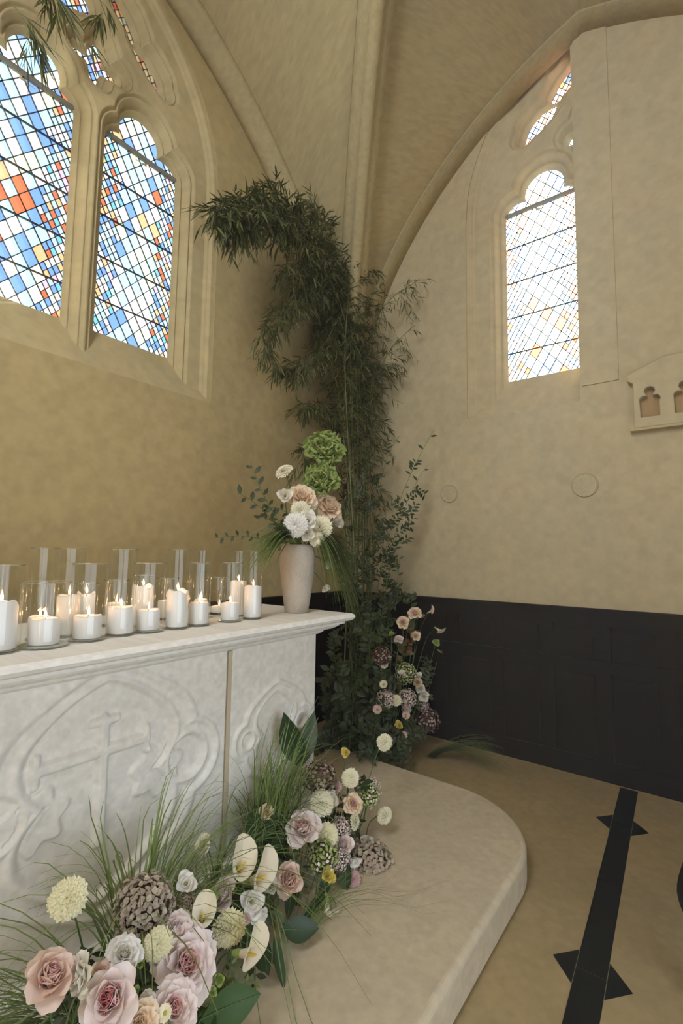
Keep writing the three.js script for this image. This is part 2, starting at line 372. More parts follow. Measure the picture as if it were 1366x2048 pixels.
// vault: eight half cells and the ribs
{
  const c = thing('ceiling', 'plastered rib vault rising over the chapel corner', 'ceiling', null, 'structure');
  const pt = (u, v, sx, sz, y) => V(-AX + sx * AX * u, y, BZ + sz * BZ * v);
  for (const sx of [-1, 1]) for (const sz of [-1, 1]) for (const way of [0, 1]) {
    const pos = [], idx = [], uv = [], N = 28, K = 6;
    for (let i = 0; i <= N; i++) for (let k = 0; k <= K; k++) {
      const u = i / N, v = lerp(u, 1, k / K), p = way ? pt(v, u, sx, sz, P(u)) : pt(u, v, sx, sz, P(u));
      pos.push(p.x, p.y, p.z); uv.push(way ? p.z : p.x, u * 3 + (way ? p.x : p.z) * 0.7);
    }
    for (let i = 0; i < N; i++) for (let k = 0; k < K; k++) { const a = i * (K + 1) + k; idx.push(a, a + 1, a + K + 2, a, a + K + 2, a + K + 1); }
    mesh('vault_cell', geo(pos, idx, uv), M.rib, c).material.side = THREE.DoubleSide;
  }
  const big = [[-0.115, -0.03], [-0.115, 0.035], [-0.085, 0.05], [-0.075, 0.075], [-0.05, 0.085], [-0.045, 0.12], [-0.03, 0.145], [0, 0.155], [0.03, 0.145], [0.045, 0.12], [0.05, 0.085], [0.075, 0.075], [0.085, 0.05], [0.115, 0.035], [0.115, -0.03]];
  const small = [[-0.02, -0.03], [-0.02, 0.09], [0.05, 0.095], [0.09, 0.09], [0.11, 0.06], [0.15, 0.05], [0.165, 0.02], [0.165, -0.03]];
  for (const sx of [-1, 1]) for (const sz of [-1, 1]) {
    const pts = [];
    for (let i = 0; i <= 40; i++) { const u = 1 - i / 40 * 0.999; pts.push(pt(u, u, sx, sz, P(u))); }
    const dir = V(sx * AX, 0, sz * BZ).normalize(), side = V(-dir.z, 0, dir.x);
    mesh('diagonal_rib', sweep(big, pts, side, 1), M.rib, c);
  }
  const arch = (f) => { const pts = []; for (let i = 0; i <= 60; i++) { const w = 1 - i / 30; pts.push(f(w, P(Math.abs(w)))); } return pts; };
  mesh('wall_rib', sweep(small, arch((w, y) => V(-AX + AX * w, y, 0)), V(0, 0, 1), 1), M.rib, c);
  mesh('wall_rib', sweep(small, arch((w, y) => V(0, y, BZ - BZ * w)), V(-1, 0, 0), 1), M.rib, c);
  mesh('roof_slab', box(ROOM_X - 0.5, 0.5, TOP, TOP + 0.2, -0.5, ROOM_Z + 0.5), M.wall, c);
}
// dark panelling along the right wall and behind the altar's end
function panelling(label, toWorld, length) {
  const w = thing('wainscot', label, 'panelling', null, 'structure');
  const put = (name, a0, a1, y0, y1, d0, d1) => mesh(name, toWorld(a0, a1, y0, y1, d0, d1), M.wood, w);
  put('backing', 0, length, 0, 1.08, 0, 0.018);
  put('cap_rail', 0, length, 1.08, 1.105, 0, 0.06); put('top_rail', 0, length, 0.99, 1.08, 0.018, 0.036);
  put('middle_rail', 0, length, 0.69, 0.76, 0.018, 0.036); put('ledge', 0, length, 0.75, 0.768, 0.036, 0.055); put('bottom_rail', 0, length, 0, 0.13, 0.018, 0.04);
  const n = Math.round(length / 0.37), p = length / n;
  for (let i = 0; i <= n; i++) for (const [y0, y1] of [[0.13, 0.69], [0.76, 0.99]]) put('stile', clamp(i * p - 0.04, 0, length), clamp(i * p + 0.04, 0, length), y0, y1, 0.018, 0.036);
  for (let i = 0; i < n; i++) for (const [y0, y1] of [[0.16, 0.66], [0.785, 0.965]]) put('panel', i * p + 0.065, (i + 1) * p - 0.065, y0, y1, 0.018, 0.03);
}
panelling('dark wooden panelling below the sunlit window', (a0, a1, y0, y1, d0, d1) => box(-d1, -d0, y0, y1, a0 + 0.06, a1 + 0.06), ROOM_Z - 0.1);
panelling('dark wooden panelling in the corner behind the altar', (a0, a1, y0, y1, d0, d1) => box(-1.7 + a0, -1.7 + a1, y0, y1, d0, d1), 1.69);

// ---------------------------------------------------------------- the altar
const ALTAR = { cx: -2.84, x1: -1.80, z: 1.19, z0: 0.55, top: 1.15, foot: 0.15 };
{
  const a = thing('altar', 'white carved stone altar with a quatrefoil and cross on its front', 'altar');
  const half = ALTAR.x1 - ALTAR.cx, x0 = ALTAR.cx - half;
  mesh('body', box(x0, ALTAR.x1, ALTAR.foot, 1.05, ALTAR.z0, ALTAR.z - 0.03), M.altar, a);
  // moulded slab: profile (out, y) swept round as a mitred frame
  const prof = [[-0.03, 1.045], [0.005, 1.05], [0.02, 1.06], [0.028, 1.072], [0.055, 1.076], [0.075, 1.088], [0.09, 1.104], [0.094, 1.11], [0.115, 1.113], [0.13, 1.12], [0.138, 1.132], [0.134, 1.144], [0.125, 1.15], [-0.66, 1.15]];
  const pos = [], idx = [], uv = [], n = prof.length;
  const corners = (o, y) => [V(x0 - o, y, ALTAR.z0), V(x0 - o, y, ALTAR.z + o), V(ALTAR.x1 + o, y, ALTAR.z + o), V(ALTAR.x1 + o, y, ALTAR.z0)];
  for (let side = 0; side < 3; side++) for (let k = 0; k < n - 1; k++) {
    const A = corners(...prof[k]), B = corners(...prof[k + 1]), b = pos.length / 3;
    for (const q of [A[side], A[side + 1], B[side + 1], B[side]]) { pos.push(q.x, q.y, q.z); uv.push(side === 1 ? q.x : q.z, q.y + k * 0.02); }
    idx.push(b, b + 1, b + 2, b, b + 2, b + 3);
  }
  const cap = box(x0 - 0.1, ALTAR.x1 + 0.1, 1.1, 1.1485, ALTAR.z0, ALTAR.z + 0.1);
  const slabGeo = geo(pos, idx, uv);
  mesh('table_slab', mergeGeometries([slabGeo, cap]), M.altar, a);
  // the front as carved panels; h(x, y) = relief in metres
  const panel = (name, xa, xb, ya, yb, h, step = 0.005) => {
    const nx = Math.round((xb - xa) / step), ny = Math.round((yb - ya) / step), pos = [], idx = [], uv = [];
    for (let j = 0; j <= ny; j++) for (let i = 0; i <= nx; i++) {
      const x = lerp(xa, xb, i / nx), y = lerp(ya, yb, j / ny), edge = Math.min(x - xa, xb - x);
      pos.push(x, y, ALTAR.z + (i === 0 || i === nx ? -0.03 : h(x, y) - 0.004 * (1 - smooth(0, 0.008, edge)))); uv.push(x, y);
    }
    for (let j = 0; j < ny; j++) for (let i = 0; i < nx; i++) { const q = j * (nx + 1) + i; idx.push(q, q + 1, q + nx + 2, q, q + nx + 2, q + nx + 1); }
    mesh(name, geo(pos, idx, uv), M.altar, a);
  };
  const ell = (x, y, cx, cy, rx, ry) => { const k = Math.hypot((x - cx) / rx, (y - cy) / ry); return (k - 1) * Math.min(rx, ry); };
  const foil = (x, y, cx, cy, s) => {          // ogee quatrefoil
    const X = Math.abs(x - cx) / s, Y = Math.abs(y - cy) / s;
    const tip = Math.max(0, 0.055 * (1 - X / 0.2));
    return s * Math.min(ell(X, Y, 0, 0.115, 0.31, 0.205 + tip), Math.hypot(X - 0.31, Y) - 0.118);
  };
  const seg = (x, y, ax, ay, bx, by, w) => { const dx = bx - ax, dy = by - ay, t = clamp(((x - ax) * dx + (y - ay) * dy) / (dx * dx + dy * dy), 0, 1); return Math.hypot(x - ax - dx * t, y - ay - dy * t) - w; };
  const ridge = (d, c, w, h) => Math.abs(d - c) < w ? h * Math.cos((d - c) / w * Math.PI / 2) : 0;
  const cy = 0.69;
  panel('center_panel', ALTAR.cx - 0.485, ALTAR.cx + 0.485, ALTAR.foot, 1.05, (x, y) => {
    const d = foil(x, y, ALTAR.cx, cy, 1);
    let h = ridge(d, 0.012, 0.016, 0.012) + ridge(d, -0.036, 0.014, 0.012) - 0.016 * smooth(-0.02, -0.06, d) - 0.008 * smooth(0.035, 0.0, d);
    if (d < -0.05) {
      const X = ALTAR.cx - 0.005, c = Math.min(seg(x, y, X - 0.2, 0.8, X + 0.15, 0.8, 0.016), seg(x, y, X, 0.9, X, 0.52, 0.016), seg(x, y, X - 0.2, 0.76, X - 0.2, 0.835, 0.012), seg(x, y, X + 0.15, 0.765, X + 0.15, 0.835, 0.012), seg(x, y, X - 0.04, 0.895, X + 0.04, 0.895, 0.012));
      h += 0.016 * smooth(0.004, -0.004, c);
      for (const sg of [-1, 1]) {              // leaf-edged forms either side of the shaft
        const lx = X + sg * 0.2, ly = sg > 0 ? 0.68 : 0.66, an = Math.atan2(y - ly, x - lx), l = Math.hypot((x - lx) / 1.1, y - ly) - 0.085 - 0.012 * Math.sin(an * 7);
        h += 0.011 * smooth(0.005, -0.006, l);
      }
    }
    return h;
  });
  for (const sg of [-1, 1]) panel('side_panel', Math.min(ALTAR.cx + sg * 0.5, ALTAR.cx + sg * half), Math.max(ALTAR.cx + sg * 0.5, ALTAR.cx + sg * half), ALTAR.foot, 1.05, (x, y) => {
    const d = foil(x, y, ALTAR.cx + sg * 0.77, 0.66, 0.54);
    return ridge(d, 0.01, 0.014, 0.01) + ridge(d, -0.03, 0.012, 0.009) - 0.014 * smooth(-0.015, -0.05, d);
  });
  for (const sg of [-1, 1]) mesh('mortar_joint', box(ALTAR.cx + sg * 0.4925 - 0.009, ALTAR.cx + sg * 0.4925 + 0.009, ALTAR.foot, 1.046, ALTAR.z - 0.02, ALTAR.z + 0.0015), M.mortar, a).userData.label = 'yellowish mortar joint';
  mesh('plinth', box(x0 - 0.03, ALTAR.x1 + 0.03, ALTAR.foot, ALTAR.foot + 0.08, ALTAR.z0, ALTAR.z + 0.03), M.altar, a);
}

// ---------------------------------------------------------------- niche and roundels on the right wall
{
  const n = thing('wall_niche', 'carved stone double niche with trefoil heads in the right wall', 'niche');
  const W0 = 2.39, W1 = 2.99, Y0 = 2.30;
  const out = toShape([[W0 + 0.03, Y0], [W1 - 0.03, Y0], [W1 - 0.03, 2.6], [W1, 2.62], [W1, 2.66], [(W0 + W1) / 2 + 0.1, 2.735], [(W0 + W1) / 2 - 0.1, 2.735], [W0, 2.655], [W0, 2.62], [W0 + 0.03, 2.6]]);
  for (const c of [2.505, 2.69, 2.875]) {
    const h = new THREE.Path(), w = 0.058;
    h.moveTo(c - w, Y0 + 0.055); h.lineTo(c + w, Y0 + 0.055); h.lineTo(c + w, 2.46); h.absarc(c + w * 0.55, 2.475, w * 0.55, -0.3, 1.9, false); h.absarc(c, 2.53, w * 0.6, -0.2, Math.PI + 0.2, false); h.absarc(c - w * 0.55, 2.475, w * 0.55, 1.2, Math.PI + 0.3, false); h.lineTo(c - w, Y0 + 0.055);
    out.holes.push(h);
  }
  const g = new THREE.ExtrudeGeometry(out, { depth: 0.055, bevelEnabled: true, bevelSize: 0.006, bevelThickness: 0.006, bevelSegments: 2, curveSegments: 10 });
  g.rotateY(-Math.PI / 2);
  mesh('arcade', g, M.glareWall, n).position.x = -0.004;
  mesh('niche_back', box(-0.006, -0.001, Y0 + 0.02, 2.6, W0 + 0.05, W1 - 0.05), std(0.4, 0.26, 0.12, 0.95), n).userData.label = 'ochre recess of the niche';
  mesh('niche_sill', box(-0.06, -0.001, Y0 - 0.02, Y0 + 0.012, W0 + 0.0, W1), M.tracery, n);
  const hood = [V(-0.02, 2.66, W0), V(-0.02, 2.745, (W0 + W1) / 2 - 0.1), V(-0.02, 2.745, (W0 + W1) / 2 + 0.1), V(-0.02, 2.66, W1)];
  mesh('hood_mould', mergeGeometries([0, 1, 2].map((i) => tube([hood[i], hood[i + 1]], 0.016, 0.016, 8, 1))), M.tracery, n);
}
for (const [py, pz, r, label] of [[1.957, 1.088, 0.072, 'small round stone disc low on the right wall beside the shrub'], [1.952, 2.1, 0.084, 'larger round stone disc on the right wall under the narrow window']]) {
  const g = new THREE.LatheGeometry([[0, 0.012], [r - 0.014, 0.012], [r - 0.01, 0.006], [r - 0.004, 0.016], [r, 0.012], [r + 0.003, 0]].map(([x, y]) => new THREE.Vector2(x, y)), 40);
  g.rotateZ(Math.PI / 2);
  const o = mesh('stone_roundel', g, M.glareWall);
  o.position.set(0, py, pz);
  tag(o, label, 'roundel');
}

// ---------------------------------------------------------------- candles in glass cylinders on the altar
const glassWall = new THREE.MeshPhysicalMaterial({ color: new THREE.Color().setRGB(0.97, 0.985, 0.975), transmission: 1, thickness: 0, roughness: 0.02, ior: 1.5, side: THREE.DoubleSide });
const glassBase = new THREE.MeshPhysicalMaterial({ color: new THREE.Color().setRGB(0.9, 0.96, 0.93), transmission: 1, thickness: 0.01, roughness: 0.03, ior: 1.5 });
const wax = new THREE.MeshPhysicalMaterial({ color: new THREE.Color().setRGB(0.9, 0.87, 0.85), roughness: 0.45, transmission: 0.12, thickness: 0, side: THREE.DoubleSide });
const wick = std(0.02, 0.018, 0.015, 0.9);
const flameMat = new THREE.MeshStandardMaterial({ color: 0x000000, emissive: new THREE.Color().setRGB(1.0, 0.62, 0.3), emissiveIntensity: 9 });
const LT = (pts, n = 28) => new THREE.LatheGeometry(pts.map(([x, y]) => new THREE.Vector2(x, y)), n);
const flameGeo = LT([[0, 0], [0.0032, 0.003], [0.0042, 0.008], [0.0036, 0.014], [0.002, 0.021], [0.0006, 0.028], [0, 0.03]], 10);
const SLAB_Z = (px, py) => at(px, py, 1, ALTAR.top);
// [centre px, base py, glass top py, glass width px, candle width px, candle top py, z (null: from the base pixel), worn rim]
const CANDLES = [
  [6, 1309, 1131, 78, 64, 1206, null, 1, 'tall glass cylinder holding the thickest worn candle, farthest from the vase'],
  [103, 1298, 1166, 92, 57, 1240, null, 0, 'short wide glass cylinder with a low candle'],
  [187, 1284, 1128, 68, 52, 1233, null, 0, 'glass cylinder with a low candle beside the short wide cylinder'],
  [251, 1273, 1099, 54, 50, 1215, null, 0, 'tall glass cylinder with a half-height candle in the front row'],
  [309, 1266, 1127, 62, 46, 1221, null, 0, 'glass cylinder with a low candle between two tall front cylinders'],
  [364, 1259, 1100, 46, 45, 1183, null, 1, 'tall glass cylinder with a tall candle in the middle of the front row'],
  [408, 1253, 1126, 44, 38, 1206, null, 0, 'glass cylinder with a low candle beside the tall middle candle'],
  [472, 1245, 1126, 46, 36, 1207, null, 0, 'glass cylinder with a low candle near the altar joint'],
  [515, 1239, 1102, 38, 35, 1173, null, 0, 'tall slim glass cylinder with a tall candle next to the vase'],
  [82, 0, 1096, 46, 40, 1232, 0.98, 0, 'tall glass cylinder with a low candle behind the thick worn candle'],
  [137, 0, 1097, 54, 42, 1190, 0.97, 0, 'tall glass cylinder with a tall candle behind the short wide cylinder'],
  [172, 0, 1166, 44, 34, 1187, 0.88, 1, 'short glass cylinder filled by a candle in the back row'],
  [232, 0, 1160, 46, 36, 1205, 0.86, 0, 'short glass cylinder with a candle behind the tall half-height candle'],
  [285, 0, 1150, 44, 40, 1172, 0.95, 1, 'short glass cylinder with a tall candle behind the low front candle'],
  [335, 0, 1156, 44, 36, 1200, 0.84, 0, 'short glass cylinder with a candle behind the tall middle candle'],
  [402, 0, 1101, 30, 28, 1198, 0.94, 0, 'tall slim glass cylinder behind the tall middle candle'],
  [438, 0, 1154, 40, 30, 1212, 0.86, 0, 'short glass cylinder with a low candle behind the altar joint'],
  [476, 0, 1102, 36, 32, 1162, 0.98, 0, 'tall slim glass cylinder with a tall candle behind the low joint candle'],
];
CANDLES.forEach(([px, py, gtop, gw, cw, ctop, z, worn, label], i) => {
  let base;
  if (z === null) { base = SLAB_Z(px, py); } else { const q = at(px, 1200, 2, z); base = V(q.x, ALTAR.top, z); }
  const dep = depthOf(base), m = dep / FOCAL, R = gw * m / 2, top = at(px, gtop, 2, base.z).y, ct = at(px, ctop, 2, base.z).y;
  if (z === null) base.z -= R * 0.85;
  const r = Math.min(cw * m / 2, R - 0.004), gH = top - ALTAR.top, cH = Math.max(0.03, ct - ALTAR.top - 0.008);
  const g = thing('glass_cylinder', label, 'candle holder', 'glass cylinders along the altar top');
  g.position.copy(base);
  mesh('glass_wall', LT([[R - 0.001, 0.006], [R, 0.014], [R, gH - 0.002], [R - 0.0012, gH], [R - 0.0024, gH - 0.002]], 40), glassWall, g);
  mesh('glass_foot', LT([[0, 0], [R - 0.003, 0], [R, 0.003], [R, 0.007], [R - 0.003, 0.008], [0, 0.008]], 40), glassBase, g);
  const rim = new THREE.TorusGeometry(R - 0.0006, 0.0011, 6, 40); rim.rotateX(Math.PI / 2); rim.translate(0, gH, 0);
  mesh('rim', rim, glassBase, g);
  const c = thing('pillar_candle', label.replace(/^(tall |short )?(slim |wide )?glass cylinder/, 'white lit pillar candle in the $1$2cylinder').replace(/(holding|with|filled by) an? .*?candle/, '').replace(/\s+/g, ' ').trim().split(' ').slice(0, 16).join(' '), 'candle', 'lit pillar candles on the altar');
  c.position.set(base.x, ALTAR.top + 0.0085, base.z);
  reseed(40 + i);
  const prof = [[0, 0], [r - 0.003, 0], [r, 0.003], [r, cH * 0.55], [r, cH - 0.005], [r - 0.003, cH], [r - 0.009, cH - 0.002], [r * 0.55, cH - 0.01], [0, cH - 0.012]];
  const cg = LT(prof, 32), p = cg.attributes.position, ph = rr(0, 6);
  for (let k = 0; k < p.count; k++) {
    const x = p.getX(k), y = p.getY(k), zz = p.getZ(k), an = Math.atan2(zz, x), rad = Math.hypot(x, zz);
    if (y > cH * 0.8) p.setY(k, y + (rad / r) * (worn ? 0.012 : 0.0025) * (Math.sin(an * 2 + ph) + 0.6 * Math.sin(an * 5 + ph * 2)) * 0.6);
  }
  cg.computeVertexNormals();
  mesh('wax_body', cg, wax, c);
  mesh('wick', tube([V(0, cH - 0.014, 0), V(0.0006, cH - 0.004, 0), V(0.0016, cH + 0.004, 0.0006)], 0.0011, 0.0009, 5, 4), wick, c);
  const f = mesh('flame', flameGeo, flameMat, c);
  f.position.set(0.0014, cH + 0.001, 0.0006); f.rotation.z = rr(-0.12, 0.12); f.scale.setScalar(rr(0.85, 1.15));
  f.castShadow = false;
  const l = new THREE.PointLight(new THREE.Color().setRGB(1, 0.5, 0.22), 0.012);
  l.name = 'candle_flame'; l.position.set(0.0014, cH + 0.012, 0.0006); l.castShadow = true; l.shadow.radius = 0.3;
  c.add(l);
});

// ---------------------------------------------------------------- the vase on the end of the altar
const VASE = SLAB_Z(606, 1226); VASE.z -= 0.045;
{
  const m = depthOf(VASE) / FOCAL, s = 135 * m / 0.33, k = 72 * m / 0.176;
  const prof = [[0, 0], [0.052, 0], [0.057, 0.004], [0.064, 0.05], [0.074, 0.12], [0.084, 0.2], [0.088, 0.255], [0.0865, 0.29], [0.079, 0.318], [0.072, 0.33], [0.068, 0.33], [0.07, 0.315], [0.078, 0.26], [0.06, 0.05], [0, 0.03]].map(([x, y]) => [x * k, y * s]);
  const o = mesh('ceramic_vase', LT(prof, 48), stone(0.72, 0.68, 0.62, 0.12, 0.85, 0.4, 0.003));
  o.position.copy(VASE);
  tag(o, 'tall textured off-white ceramic vase on the altar end', 'vase');
  VASE.rim = ALTAR.top + 0.33 * s;
}

// ---------------------------------------------------------------- dark carved chair beside the floor band
{
  const c = thing('carved_chair', 'dark carved wooden chair with a curved leg beside the black floor band', 'chair');
  const leg = (x, z, sx, sz) => {
    const o = (dx, y) => V(x + dx * sx, y, z + dx * 0.8 * sz);
    const g = tube([o(0.02, 0.0), o(0.03, 0.02), o(-0.005, 0.06), o(-0.01, 0.13), o(0.02, 0.24), o(0.05, 0.33), o(0.03, 0.4), o(0.0, 0.45)], 0.03, 0.042, 10, 26);
    mesh('leg', g, M.wood, c);
    const f = new THREE.SphereGeometry(0.036, 14, 8); f.scale(1.1, 0.6, 1.1); f.translate(x + 0.024 * sx, 0.021, z + 0.02 * sz);
    mesh('foot', f, M.wood, c);
  };
  const X0 = -1.56, X1 = -1.05, Z0 = 2.71, Z1 = 3.2;
  leg(X0, Z0, -1, -1); leg(X1, Z0, 1, -1); leg(X0, Z1, -1, 1); leg(X1, Z1, 1, 1);
  mesh('seat_frame', box(X0 - 0.02, X1 + 0.03, 0.41, 0.47, Z0 - 0.02, Z1 + 0.03), M.wood, c);
  const cu = new THREE.SphereGeometry(1, 24, 12); cu.scale(0.26, 0.05, 0.25); cu.translate((X0 + X1) / 2, 0.485, (Z0 + Z1) / 2);
  mesh('seat_cushion', cu, std(0.03, 0.01, 0.01, 0.8), c);
  for (const x of [X0 + 0.01, X1 - 0.01]) mesh('back_post', tube([V(x, 0.44, Z1), V(x, 0.8, Z1 + 0.04), V(x, 1.15, Z1 + 0.1)], 0.024, 0.02, 8, 10), M.wood, c);
  mesh('back_panel', box(X0, X1, 0.6, 1.1, Z1 + 0.03, Z1 + 0.06), M.wood, c).rotation.set(0, 0, 0);
}

// ---------------------------------------------------------------- flowers and foliage
const GOLD = 2.399963;
const randDir = () => { const y = rr(-1, 1), a = rr(0, 6.283), r = Math.sqrt(1 - y * y); return V(r * Math.cos(a), y, r * Math.sin(a)); };
const leafMat = (r, g, b, rough = 0.55, t = 0.25) => new THREE.MeshPhysicalMaterial({ color: new THREE.Color().setRGB(r, g, b), roughness: Math.max(rough, 0.5), transmission: t, thickness: 0, side: THREE.DoubleSide, vertexColors: true });
const petalMat = (r, g, b, t = 0.25) => new THREE.MeshPhysicalMaterial({ color: new THREE.Color().setRGB(r, g, b), roughness: 0.8, transmission: t, thickness: 0, side: THREE.DoubleSide });
const F = {
  bamboo: leafMat(0.095, 0.1, 0.02), shrub: leafMat(0.045, 0.06, 0.014), maple: leafMat(0.06, 0.085, 0.02), russet: leafMat(0.3, 0.11, 0.035),
  grass: leafMat(0.19, 0.26, 0.065), broad: leafMat(0.024, 0.05, 0.015, 0.3, 0.1), bright: leafMat(0.05, 0.11, 0.02),
  stem: std(0.09, 0.16, 0.04, 0.7), culm: std(0.16, 0.17, 0.06, 0.6), brown: std(0.09, 0.06, 0.03, 0.9),
  dusky: petalMat(0.88, 0.68, 0.57), blush: petalMat(0.93, 0.81, 0.77), pink: petalMat(0.88, 0.6, 0.55), deepPink: petalMat(0.8, 0.36, 0.35), rosy: petalMat(0.7, 0.45, 0.45), cream: petalMat(0.92, 0.86, 0.64), butter: petalMat(0.92, 0.86, 0.58), ivory: petalMat(0.88, 0.83, 0.72), white: petalMat(0.94, 0.9, 0.84), peach: petalMat(0.92, 0.74, 0.54), yellow: petalMat(0.82, 0.68, 0.18), kale: petalMat(0.26, 0.32, 0.08, 0.15), kaleIn: petalMat(0.36, 0.42, 0.12, 0.15), mauve: petalMat(0.5, 0.4, 0.31), taupe: petalMat(0.58, 0.5, 0.36), lime: petalMat(0.4, 0.5, 0.14), plum: petalMat(0.16, 0.06, 0.06), calla: petalMat(0.9, 0.8, 0.6), spadix: std(0.75, 0.55, 0.1, 0.8), eye: std(0.35, 0.34, 0.05, 0.9), soil: std(0.03, 0.035, 0.02, 0.95),
};
const withColor = (g, c) => { const n = g.attributes.position.count, a = new Float32Array(n * 3); for (let i = 0; i < n; i++) a.set(c, i * 3); g.setAttribute('color', new THREE.BufferAttribute(a, 3)); return g; };
// one petal: base at the origin, growing along +Y and leaning towards +Z
function petal({ L, W, a0, a1, cup = 0.4, ruffle = 0, waves = 5, tip = 0.6, nu = 6, nv = 6, fan = 0, seed: s = 1 }) {
  const pos = [], idx = [], uv = [], ph = s * 1.7;
  let y = 0, z = 0;
  for (let j = 0; j <= nv; j++) {
    const v = j / nv, a = lerp(a0, a1, v * v), w = W * Math.pow(Math.sin(Math.PI * (0.06 + 0.94 * Math.pow(v, tip) * 0.78)), 0.8) * (v > 0.97 ? 0.86 : 1) * (1 - fan) + fan * W * (0.12 + 0.88 * Math.pow(v, 1.1));
    if (j) { y += Math.cos(a) * L / nv; z += Math.sin(a) * L / nv; }
    for (let i = 0; i <= nu; i++) {
      const u = i / nu * 2 - 1, in_ = -cup * u * u * w, rf = ruffle * v * v * Math.sin(u * waves + ph) , end = ruffle * 0.6 * v * v * Math.cos(u * waves * 1.3 + ph * 2) - L * 0.1 * u * u * v;
      pos.push(u * w, y + Math.cos(a) * end - Math.sin(a) * (in_ + rf), z + Math.sin(a) * end + Math.cos(a) * (in_ + rf)); uv.push(i / nu, v);
    }
  }
  for (let j = 0; j < nv; j++) for (let i = 0; i < nu; i++) { const q = j * (nu + 1) + i; idx.push(q, q + 1, q + nu + 2, q, q + nu + 2, q + nu + 1); }
  return geo(pos, idx, uv);
}
const D2R = Math.PI / 180;
// each bloom prototype: list of parts {name, geometry, material}; unit radius 1 m, facing +Y, later scaled
function whorl(n, f) { return Array.from({ length: n }, (_, k) => { const o = f(k, k / (n - 1)), g = petal(o); if (o.off) g.translate(0, 0, o.off); g.rotateY(k * GOLD + (o.turn ?? 0)); if (o.lift) g.translate(0, o.lift, 0); return g; }); }
const roseParts = (outer, inner) => {
  const ps = whorl(26, (k, t) => ({ L: lerp(0.75, 1.05, t), W: lerp(0.3, 0.62, t), a0: lerp(2, 62, t) * D2R, a1: lerp(-22, 108, Math.pow(t, 1.4)) * D2R, cup: lerp(1.5, 0.35, t), ruffle: lerp(0.01, 0.05, t), waves: 4, off: lerp(0.015, 0.12, t), lift: lerp(0.12, -0.05, t), seed: k }));
  return ps.map((g, k) => ['petal', g, k < 9 ? inner : outer]);
};
const gardenParts = (outer, inner) => {
  const ps = whorl(34, (k, t) => ({ L: lerp(0.5, 1.05, t), W: lerp(0.24, 0.56, t), a0: lerp(0, 66, t) * D2R, a1: lerp(-10, 112, t) * D2R, cup: lerp(1.2, 0.3, t), ruffle: lerp(0.03, 0.07, t), waves: 5, off: lerp(0.01, 0.16, t), lift: lerp(0.1, -0.06, t), seed: k }));
  return ps.map((g, k) => ['petal', g, k < 12 ? inner : outer]);
};
const carnationParts = (m, n = 80) => [['petals', mergeGeometries(whorl(n, (k, t) => ({ L: lerp(0.5, 0.98, t), W: lerp(0.24, 0.36, t), a0: lerp(-5, 50, t) * D2R, a1: lerp(58, 118, t) * D2R, cup: 0.1, ruffle: lerp(0.07, 0.11, t), waves: 8, nu: 7, nv: 5, fan: 1, off: 0.02, lift: lerp(0.26, 0, t), seed: k * 3 }))), m], ['calyx', LT([[0, -0.55], [0.12, -0.5], [0.17, -0.2], [0.22, 0.05], [0, 0.1]], 10), F.stem]];
const cupParts = (m, c) => [...whorl(10, (k, t) => ({ L: lerp(0.85, 1.15, t), W: lerp(0.4, 0.62, t), a0: lerp(30, 60, t) * D2R, a1: lerp(-5, 70, t) * D2R, cup: 0.5, ruffle: 0.03, waves: 4, off: 0.05, seed: k })).map((g) => ['petal', g, m]), ['center', LT([[0, 0.1], [0.12, 0.12], [0.1, 0.35], [0, 0.4]], 8), c]];
const daisyParts = (m) => [...whorl(14, (k, t) => ({ L: 0.95, W: 0.3, a0: 60 * D2R, a1: (k % 2 ? 88 : 74) * D2R, cup: 0.2, off: 0.12, nu: 3, nv: 4, seed: k, turn: k * (Math.PI * 2 / 14 - GOLD) })).map((g) => ['petal', g, m]), ['center', LT([[0.3, 0], [0.28, 0.1], [0.15, 0.17], [0, 0.18]], 12), F.eye]];
const kaleParts = () => [['leaves', mergeGeometries(whorl(30, (k, t) => ({ L: lerp(0.6, 1.0, t), W: lerp(0.4, 0.62, t), a0: lerp(0, 42, t) * D2R, a1: lerp(-15, 105, t) * D2R, cup: lerp(0.8, 0.3, t), ruffle: lerp(0.1, 0.13, t), waves: 11, nu: 14, nv: 7, off: lerp(0.02, 0.14, t), seed: k })).slice(10)), F.kale], ['heart', mergeGeometries(whorl(14, (k, t) => ({ L: lerp(0.55, 0.85, t), W: lerp(0.3, 0.45, t), a0: lerp(0, 18, t) * D2R, a1: lerp(-20, 70, t) * D2R, cup: 0.8, ruffle: 0.1, waves: 10, nu: 12, nv: 6, off: 0.04, lift: 0.1, seed: k + 3 }))), F.kaleIn]];
const hydrangeaParts = (m, m2, n = 320) => {
  reseed(n + 7);
  const sets = [[], []];
  for (let k = 0; k < n; k++) {
    const t = k / n, cy = 1 - 1.5 * t, r = Math.sqrt(Math.max(0, 1 - cy * cy)), a = k * GOLD, N = V(r * Math.cos(a), cy, r * Math.sin(a)), q = new THREE.Quaternion().setFromUnitVectors(V(0, 1, 0), N.clone().addScaledVector(randDir(), 0.45).normalize()), out_ = rr(0.76, 1.04), parts = [];
    for (let j = 0; j < 4; j++) { const g = petal({ L: 0.125, W: 0.07, a0: 40 * D2R, a1: rr(65, 110) * D2R, cup: rr(-0.2, 0.5), nu: 2, nv: 3, ruffle: 0.012, seed: k + j }); g.rotateY(j * Math.PI / 2 + a); parts.push(g); }
    const g = mergeGeometries(parts); g.applyQuaternion(q); g.translate(N.x * out_, N.y * out_ * 0.95, N.z * out_); sets[rnd() < 0.65 ? 0 : 1].push(g);
  }
  const core = new THREE.SphereGeometry(0.74, 14, 10);
  return [['florets', mergeGeometries(sets[0]), m], ['pale_florets', mergeGeometries(sets[1]), m2], ['core', core, F.brown]];
};
